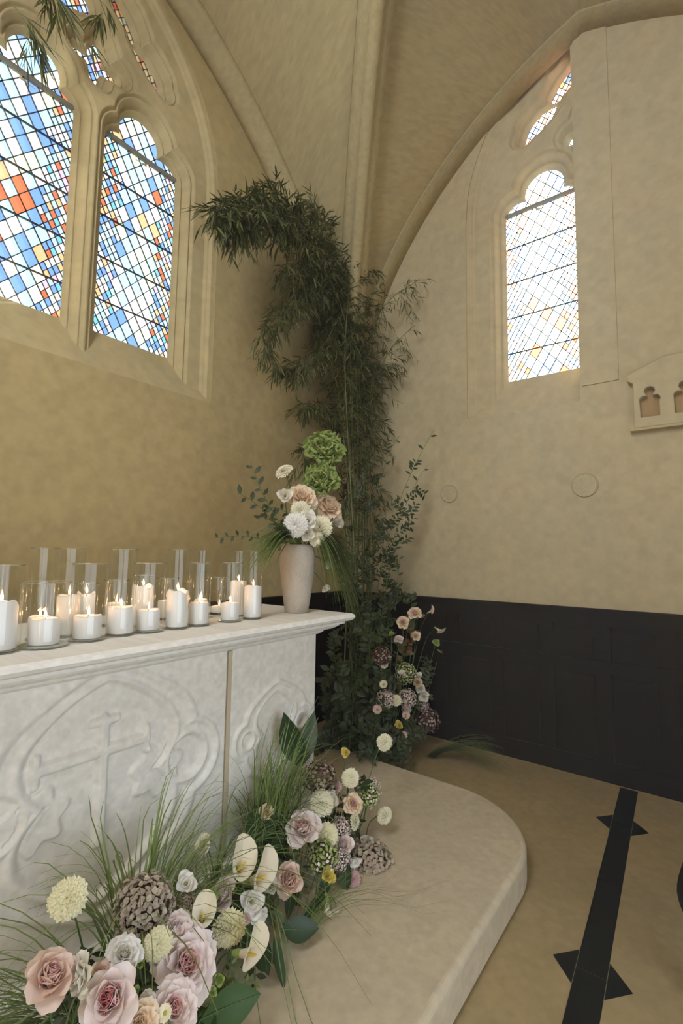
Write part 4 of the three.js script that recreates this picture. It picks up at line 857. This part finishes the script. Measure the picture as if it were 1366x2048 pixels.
// ---- dark corner arrangement on the floor beyond the altar
{
  reseed(404);
  const G = 'flowers of the dark corner arrangement', zc = 1.0;
  const mk = (pts, l, x = {}) => leafy('foliage_branch', pts, { n: 12, side: 16, tn: 7, leaf: 0.06, wide: 0.5, mat: F.shrub, from: 0.15, ...x }, l, 'branch', 'foliage of the corner arrangement');
  const foot = (dx, dz) => V(-0.72 + dx, 0, 0.78 + dz);
  mk([foot(0, 0), ON(735, 1380, 0.85), ON(740, 1290, 0.85), ON(745, 1230, 0.85)], 'dark branch at the heart of the corner flowers', { mat: F.maple, leaf: 0.07 });
  mk([foot(0.05, 0), ON(790, 1380, 0.9), ON(815, 1260, 0.9), ON(825, 1190, 0.85), ON(850, 1180, 0.8)], 'branch curving out above the dark panelling', { mat: F.maple, side: 8 });
  mk([foot(0, 0.05), ON(690, 1400, 0.8), ON(670, 1320, 0.8), ON(665, 1260, 0.8)], 'dark branch squeezed against the altar end', {});
  mk([foot(0.1, 0.1), ON(830, 1420, 1.0), ON(850, 1380, 1.0), ON(860, 1330, 1.0)], 'low dark branch on the outer side of the corner flowers', { leaf: 0.045 });
  mk([foot(0, 0.1), ON(760, 1450, 0.95), ON(760, 1400, 0.95), ON(765, 1340, 0.95)], 'low dark branch below the corner flowers', {});
  mk([V(-1.12, 0, 0.62), ON(668, 1440, 0.72), ON(664, 1400, 0.74), ON(668, 1340, 0.76)], 'low leafy branch filling the gap behind the altar end', { leaf: 0.07, side: 20 });
  mk([V(-0.98, 0, 0.8), ON(700, 1480, 0.86), ON(705, 1440, 0.88), ON(700, 1380, 0.88)], 'low leafy branch behind the back of the step', { leaf: 0.07, side: 22 });
  mk([V(-0.86, 0, 0.95), ON(745, 1490, 1.0), ON(750, 1460, 1.0), ON(745, 1420, 1.0)], 'leafy branch at the foot of the corner flowers beside the step', { leaf: 0.06, side: 22 });
  mk([V(-0.8, 0, 1.0), ON(800, 1500, 1.1), ON(815, 1480, 1.1), ON(820, 1450, 1.08)], 'leafy branch spreading low towards the panelling', { leaf: 0.05, side: 16 });
  mk([foot(0.1, 0), ON(800, 1340, 0.9), ON(825, 1270, 0.9), ON(840, 1225, 0.9)], 'russet-leaved branch at the top of the corner flowers', { mat: F.russet, leaf: 0.06, wide: 0.6, side: 6 });
  const base = (p) => V(lerp(p.x, -0.72, 0.5), 0, lerp(p.z, 0.85, 0.5));
  arrange([
    ['russet_dahlia', 830, 1227, 1.0, 26, 'russet dahlia at the top of the corner flowers'], ['russet_dahlia', 806, 1245, 1.0, 24, 'russet dahlia beside the topmost corner dahlia'], ['orange_calla', 855, 1226, 1.0, 22, 'orange calla pointing away over the panelling', 0, [0.8, 0.5, 0.3]], ['calla', 870, 1255, 1.0, 26, 'pale calla pointing down towards the bench panelling', 0, [0.8, -0.5, 0.4]],
    ['peach_rose', 832, 1272, 1.0, 18, 'small peach rose under the dahlias'], ['pink_rose', 798, 1280, 1.0, 18, 'small pink rose under the dahlias'], ['bud', 783, 1269, 1.0, 12, 'green bud beside the small pink rose'], ['bud', 872, 1285, 1.0, 16, 'lime bud low on the outer side under the pale calla'], ['bud', 881, 1300, 1.0, 14, 'lime bud lowest on the outer side under the pale calla'],
    ['daisy', 769, 1330, 1.0, 16, 'cream daisy on the dark inner side of the corner flowers'], ['green_hydrangea', 812, 1346, 1.0, 40, 'green flower head in the middle of the corner flowers'], ['cream_cup', 804, 1348, 1.05, 16, 'cream flower on the green flower head'], ['cream_cup', 838, 1352, 1.0, 14, 'cream flower outside the green flower head'], ['peach_rose', 835, 1365, 1.0, 18, 'peach rose under the green flower head'], ['ivory_rose', 841, 1377, 1.02, 18, 'ivory rose under the peach corner rose'], ['ivory_rose', 848, 1393, 1.04, 20, 'ivory rose lowest on the outer edge'],
    ['daisy', 767, 1369, 1.02, 16, 'cream daisy above the pink hydrangea'], ['pale_hydrangea', 771, 1398, 1.02, 34, 'pale pink hydrangea low in the corner'], ['butter_carnation', 792, 1401, 1.06, 24, 'yellow carnation between the pale corner hydrangeas'], ['pale_hydrangea', 814, 1396, 1.03, 34, 'ivory hydrangea beside the yellow carnation'], ['pink_daisy', 755, 1419, 1.04, 18, 'peach daisy at the inner edge below the pink hydrangea'], ['pale_hydrangea', 813, 1418, 1.05, 18, 'small pale cluster below the ivory hydrangea'], ['pink_daisy', 812, 1431, 1.06, 16, 'dusky daisy below the small pale cluster'],
    ['plum_hydrangea', 852, 1440, 1.02, 50, 'large dark plum hydrangea at the foot of the corner'], ['yellow_cup', 798, 1451, 1.06, 18, 'yellow flower near the floor in the corner'], ['pink_daisy', 807, 1472, 1.08, 18, 'dusky daisy just above the floor in the corner'], ['plum_hydrangea', 765, 1312, 0.98, 36, 'dark plum hydrangea on the inner side of the corner'], ['bud', 825, 1473, 1.06, 12, 'pale bud just above the floor in the corner'], ['pale_hydrangea', 845, 1410, 1.0, 24, 'small pale cluster under the outer ivory rose'],
  ], base, G);
  tuft('grass_tuft', V(-0.42, 0.01, 1.12), 70, { len: 0.5, spread: 0.3, droop: 0.9, lean: V(0.25, -0.6, 1.1), base: 0.03, w: 0.008, floor: 0.004 }, 'dark grass trailing over the floor below the corner flowers', 'grass', 'grass of the corner arrangement');
}
// ---- flowers on the altar step
{
  reseed(505);
  const G = 'flowers on the altar step', z = ALTAR.z;
  const base = (p) => V(lerp(p.x, -2.2, 0.15), STEP_Y, clamp(p.z - 0.05, z + 0.06, 1.95));
  const gt = (px, py, zz, n, o, l) => { const p = ON(px, py, zz); tuft('grass_tuft', V(p.x, STEP_Y, p.z), n, { mat: F.grass, base: 0.035, w: 0.0105, back: z + 0.02, floor: STEP_Y + 0.004, ...o }, l, 'grass', 'grass tufts at the altar foot'); };
  gt(275, 1790, z + 0.24, 120, { len: 0.8, spread: 0.26, droop: 0.7, lean: V(0.06, 0, 0) }, 'tall green grass tuft behind the brown hydrangea');
  gt(220, 1830, z + 0.3, 110, { len: 0.85, spread: 0.35, droop: 1.0, lean: V(-0.4, 0, 0.08) }, 'grass tuft arching over the carved cross');
  gt(110, 1930, z + 0.38, 110, { len: 0.62, spread: 0.4, droop: 1.2, lean: V(-0.4, 0, 0.25) }, 'thin grass arching around the dusky rose');
  gt(420, 1760, z + 0.14, 34, { len: 0.66, spread: 0.3, droop: 1.1, lean: V(0.1, 0, 0.1) }, 'loose grass tuft beside the mortar joint');
  gt(520, 1650, z + 0.1, 120, { len: 0.8, spread: 0.18, droop: 0.7, lean: V(0.02, 0, 0.02) }, 'tall dark grass tuft against the altar end');
  gt(545, 1640, z + 0.2, 40, { len: 0.85, spread: 0.12, droop: 0.5, lean: V(0.1, 0, 0) }, 'slender tall grass rising to the slab corner');
  gt(500, 1690, z + 0.14, 36, { len: 0.5, spread: 0.3, droop: 1.8, lean: V(-0.35, 0, 0.15) }, 'drooping grass tuft left hanging over the joint'.replace('left ', ''));
  gt(600, 1960, z + 0.42, 22, { len: 0.42, spread: 0.7, droop: 1.5, lean: V(0.9, -0.7, 0.2), w: 0.003 }, 'thin dry grass curling over the step');
  // large glossy leaves, each a thing
  const broad = (x0, y0, zz0, x1, y1, zz1, wide, l, mat = F.broad, bend = -0.12) => {
    const a = ON(x0, y0, zz0), b = ON(x1, y1, zz1), d = b.clone().sub(a), L = d.length(); d.normalize();
    const n = EYE.clone().sub(a).normalize().addScaledVector(randDir(), 0.3); n.addScaledVector(d, -n.dot(d)).normalize();
    const g = thing('broad_leaf', l, 'leaf', 'large glossy leaves on the step'), out = newLeaves();
    g.position.copy(a);
    leafPos(out, V(0, 0, 0), d, n, L, L * wide, bend, [1, 1, 1], 0.45, 10);
    mesh('blade', leavesGeo(out), mat, g);
    mesh('midrib', tube([V(0, 0, 0), d.clone().multiplyScalar(L * 0.5).addScaledVector(n, bend * L * 0.25 + 0.0005 - L * wide * 0.16), d.clone().multiplyScalar(L * 0.95).addScaledVector(n, bend * L * 0.9)], 0.002, 0.0008, 4, 8), F.stem, g);
    const r = V(a.x, STEP_Y, Math.max(a.z, z + 0.05)).sub(a);
    if (r.length() > 0.02) mesh('stalk', tube([r, r.clone().multiplyScalar(0.5), V(0, 0, 0)], 0.003, 0.002, 5, 4), F.stem, g);
  };
  broad(598, 1535, z + 0.1, 566, 1432, z + 0.08, 0.42, 'pointed dark leaf standing against the altar edge');
  broad(602, 1535, z + 0.1, 629, 1420, z + 0.08, 0.36, 'pointed dark leaf overlapping the altar edge');
  broad(560, 1860, z + 0.42, 642, 1856, z + 0.5, 0.52, 'shiny round leaf lying out over the step');
  broad(548, 1868, z + 0.42, 572, 1980, z + 0.52, 0.26, 'long dark leaf hanging down on the step');
  broad(520, 1870, z + 0.4, 535, 1945, z + 0.5, 0.4, 'dark leaf behind the long hanging one');
  broad(575, 1840, z + 0.4, 585, 1770, z + 0.36, 0.36, 'dark upright leaf below the star-shaped rose');
  broad(600, 1850, z + 0.42, 670, 1760, z + 0.4, 0.16, 'narrow leaf slanting across the yellow callas');
  broad(400, 2040, z + 0.55, 530, 1990, z + 0.6, 0.5, 'broad green leaf lying below the open calla', F.bright);
  broad(395, 2010, z + 0.5, 420, 2080, z + 0.6, 0.6, 'broad dark green leaf under the large pink rose', F.bright);
  broad(545, 1600, z + 0.14, 500, 1690, z + 0.24, 0.5, 'dark leaf before the tall altar-end grass');
  broad(560, 1620, z + 0.18, 530, 1720, z + 0.28, 0.46, 'dark leaf drooping beside the pink altar rose');
  broad(640, 1800, z + 0.36, 655, 1730, z + 0.36, 0.3, 'dark leaf between the yellow callas');
  broad(720, 1572, z + 0.3, 757, 1568, z + 0.32, 0.4, 'small dark leaf at the outer tip of the flowers');
  broad(690, 1790, z + 0.4, 690, 1710, z + 0.38, 0.4, 'dark leaf beside the small pink carnation');
  const mass = (pts, l, x) => leafy('foliage_branch', pts, { n: 8, side: 14, tn: 6, leaf: 0.036, wide: 0.4, mat: F.shrub, from: 0.05, twig: 0.09, ...x }, l, 'branch', 'greenery among the step flowers');
  const S = (px, py, zz) => { const p = ON(px, py + 35, zz - 0.03); p.y = Math.max(p.y, STEP_Y + 0.01); p.z = Math.max(p.z, z + 0.06); return p; };
  mass([S(560, 1760, z + 0.25), S(560, 1700, z + 0.25), S(545, 1640, z + 0.22)], 'leafy greenery below the pointed altar leaves', { leaf: 0.042, mat: F.shrub });
  mass([S(640, 1740, z + 0.3), S(640, 1660, z + 0.26), S(650, 1560, z + 0.2)], 'dark greenery between the pink rose and cream carnations', { mat: F.shrub });
  mass([S(680, 1720, z + 0.3), S(700, 1620, z + 0.26), S(715, 1540, z + 0.22)], 'dark greenery on the outer side of the flowers', { mat: F.shrub });
  mass([S(420, 1900, z + 0.42), S(430, 1840, z + 0.38), S(440, 1780, z + 0.32)], 'greenery beneath the white lisianthus', {});
  mass([S(330, 2000, z + 0.5), S(320, 1940, z + 0.46), S(310, 1880, z + 0.4)], 'greenery beneath the large pink roses', { mat: F.shrub });
  mass([S(140, 2040, z + 0.5), S(150, 1980, z + 0.46), S(160, 1930, z + 0.4)], 'greenery beneath the dusky rose', { mat: F.shrub });
  mass([S(520, 1880, z + 0.44), S(500, 1830, z + 0.4), S(520, 1780, z + 0.36)], 'greenery beneath the cream callas', { mat: F.maple, leaf: 0.045 });
  mass([S(600, 1820, z + 0.36), S(590, 1760, z + 0.32), S(580, 1700, z + 0.3)], 'greenery around the star-shaped rose', { mat: F.maple });
  mass([S(430, 2030, z + 0.58), S(440, 1980, z + 0.54), S(450, 1940, z + 0.5)], 'small green sprays beside the lower blush rose', { mat: F.grass, leaf: 0.028, side: 8 });
  mass([S(230, 2060, z + 0.56), S(240, 2030, z + 0.54), S(250, 2000, z + 0.5)], 'dark greenery under the central pink rose', { mat: F.shrub });
  arrange([
    ['butter_carnation', 137, 1797, z + 0.36, 78, 'cream carnation standing alone over the grass', 0.3],
    ['hydrangea', 288, 1812, z + 0.36, 106, 'large dried brown hydrangea head in the tall grass', 0.8],
    ['lisianthus', 372, 1768, z + 0.36, 42, 'small white lisianthus above the brown hydrangea', 0.6],
    ['carnation', 408, 1690, z + 0.24, 44, 'cream carnation bud against the carved altar', 0.5, [-0.5, 0.5, 0.5]],
    ['white_ranunculus', 246, 1912, z + 0.48, 66, 'white ranunculus between the dusky and pink roses', 0.3],
    ['butter_carnation', 316, 1888, z + 0.46, 62, 'cream carnation on the shoulder of the large pink rose', 0.3],
    ['garden_rose', 368, 1930, z + 0.5, 118, 'largest blush rose with a ruffled edge', 0.2],
    ['pink_rose', 352, 1862, z + 0.44, 60, 'blush rose tucked behind the largest one', 0.5],
    ['deep_rose', 222, 1996, z + 0.56, 100, 'blush rose with a deep pink spiral heart', 0.35],
    ['dusky_rose', 98, 1960, z + 0.5, 92, 'dusky peach rose behind the grass blades', 0.4],
    ['ivory_rose', 165, 1948, z + 0.52, 66, 'ivory rose half hidden by grass blades', 0.2, [-0.5, 0.2, 0.8]],
    ['dusky_rose', 200, 1952, z + 0.48, 46, 'small peach rose above the spiral-hearted one', 0.4],
    ['garden_rose', 345, 2020, z + 0.58, 92, 'blush rose below the largest one', 0.2],
    ['peach_rose', 278, 2046, z + 0.6, 66, 'peach rose below the green bud and the spiral-hearted rose', 0.4],
    ['ivory_rose', 293, 2006, z + 0.56, 34, 'small tan rose between the pink roses', 0.4],
    ['bud', 272, 1982, z + 0.56, 16, 'green bud beside the spiral-hearted rose'], ['bud', 278, 1927, z + 0.5, 20, 'green bud below the white ranunculus'], ['daisy', 330, 2026, z + 0.62, 28, 'tiny yellow-eyed flower before the lower blush rose', 0.1],
    ['calla', 400, 1855, z + 0.44, 74, 'narrow cream calla seen edge-on beside the largest rose', 0, [0.25, 0.9, 0.25]],
    ['pink_rose', 452, 1790, z + 0.36, 58, 'white-blush rose opening towards the altar', 0.5, [-0.5, 0.7, 0.4]],
    ['lisianthus', 503, 1803, z + 0.4, 52, 'white lisianthus with upright petals', 0.3, [0.3, 0.5, 0.8]],
    ['lisianthus', 518, 1826, z + 0.42, 36, 'lower white lisianthus beside the upright one', 0.1, [0.5, -0.1, 0.8]],
    ['butter_carnation', 458, 1853, z + 0.45, 72, 'large cream carnation above the open calla', 0.2, [0.3, 0.2, 0.9]],
    ['calla', 470, 1906, z + 0.5, 100, 'open cream calla lying low over the step', 0, [0.8, 0.35, 0.45]],
    ['calla', 462, 1752, z + 0.32, 92, 'cream calla pointing up and away from the altar', 0, [0.62, 0.75, 0.3]],
    ['calla', 490, 1766, z + 0.34, 96, 'broad cream calla with a green throat', 0, [0.85, 0.5, 0.3]],
    ['cream_cup', 540, 1775, z + 0.38, 34, 'cream flower between the callas and the star-shaped rose', 0.3], ['pink_carnation', 492, 1838, z + 0.42, 22, 'little pink carnation below the white lisianthus', 0.3],
    ['bud', 420, 1790, z + 0.36, 30, 'pale green bud beside the white-blush rose', 0.4], ['bud', 438, 1958, z + 0.54, 22, 'green bud hanging below the open calla', 0.2], ['bud', 425, 1985, z + 0.56, 18, 'lowest green bud under the open calla', 0.2], ['hydrangea', 372, 1812, z + 0.38, 40, 'small brown flower head beside the white lisianthus', 0.5],
    ['dusky_rose', 580, 1760, z + 0.38, 56, 'star-shaped dusty pink rose with pointed outer petals', 0.3],
    ['rose', 606, 1660, z + 0.3, 66, 'blush rose with a pink heart beside the altar corner', 0.3],
    ['carnation', 642, 1606, z + 0.26, 54, 'cream carnation above the pink-hearted rose', 0.3], ['cream_cup', 656, 1600, z + 0.25, 42, 'ivory flower behind the upper cream carnation', 0.3],
    ['butter_carnation', 654, 1670, z + 0.32, 48, 'pale yellow carnation next to the pink-hearted rose', 0.2],
    ['carnation', 701, 1556, z + 0.28, 38, 'pale carnation standing above the outer flowers', 0.3],
    ['carnation', 768, 1484, z + 0.24, 36, 'pale carnation on the longest stem before the dark corner', 0.2, [0.35, 0.2, 0.9]],
    ['carnation', 768, 1630, z + 0.34, 36, 'pale carnation leaning out over the step', 0.2, [0.4, 0.1, 0.8]],
    ['carnation', 706, 1643, z + 0.32, 34, 'narrow cream carnation turned sideways', 0.2, [0.8, 0.2, 0.4]],
    ['pale_hydrangea', 680, 1658, z + 0.3, 40, 'pale lilac cluster beside the yellow carnation', 0.4], ['pink_rose', 687, 1690, z + 0.33, 40, 'small blush rose under the lilac cluster', 0.2],
    ['green_hydrangea', 645, 1712, z + 0.34, 60, 'lime flower cluster under the yellow carnation', 0.3], ['pale_hydrangea', 680, 1718, z + 0.35, 40, 'pale speckled cluster beside the lime one', 0.3],
    ['hydrangea', 740, 1728, z + 0.38, 84, 'dried brown hydrangea at the outer edge of the step flowers', 0.2], ['lisianthus', 706, 1720, z + 0.38, 30, 'small white lisianthus on the brown outer hydrangea', 0.1, [0.3, -0.1, 0.9]],
    ['lisianthus', 733, 1684, z + 0.34, 28, 'white bud flower above the brown outer hydrangea', 0.4], ['green_hydrangea', 738, 1590, z + 0.3, 44, 'lime cluster beside the outer pale carnation', 0.3], ['pale_hydrangea', 745, 1572, z + 0.29, 30, 'pink-white cluster at the outer tip', 0.4],
    ['plum_hydrangea', 640, 1556, z + 0.2, 64, 'dark seed head behind the cream carnations', 0.5], ['russet_dahlia', 705, 1608, z + 0.3, 36, 'brown dahlia among the outer flowers', 0.2], ['pink_carnation', 672, 1575, z + 0.24, 28, 'dusky carnation beside the dark seed head', 0.3],
    ['pink_carnation', 706, 1758, z + 0.4, 34, 'pink carnation below the brown outer hydrangea', 0.1], ['calla', 652, 1790, z + 0.4, 66, 'yellow-throated calla hanging towards the step', 0, [0.1, -0.8, 0.5]], ['yellow_cup', 655, 1752, z + 0.38, 32, 'yellow flower behind the hanging calla', 0.2], ['calla', 712, 1790, z + 0.42, 56, 'ivory calla touching the step', 0, [-0.15, -0.8, 0.5]], ['cream_cup', 672, 1815, z + 0.44, 24, 'blush bud touching the step', 0, [0, -0.6, 0.8]],
    ['peach_rose', 532, 1626, z + 0.16, 30, 'shaded peach flower in the altar-end grass', 0.3], ['yellow_cup', 692, 1505, z + 0.18, 20, 'yellow bud in the dark behind the longest-stemmed carnation', 0.5],
  ], base, G);
}
renderer.render(scene, camera);
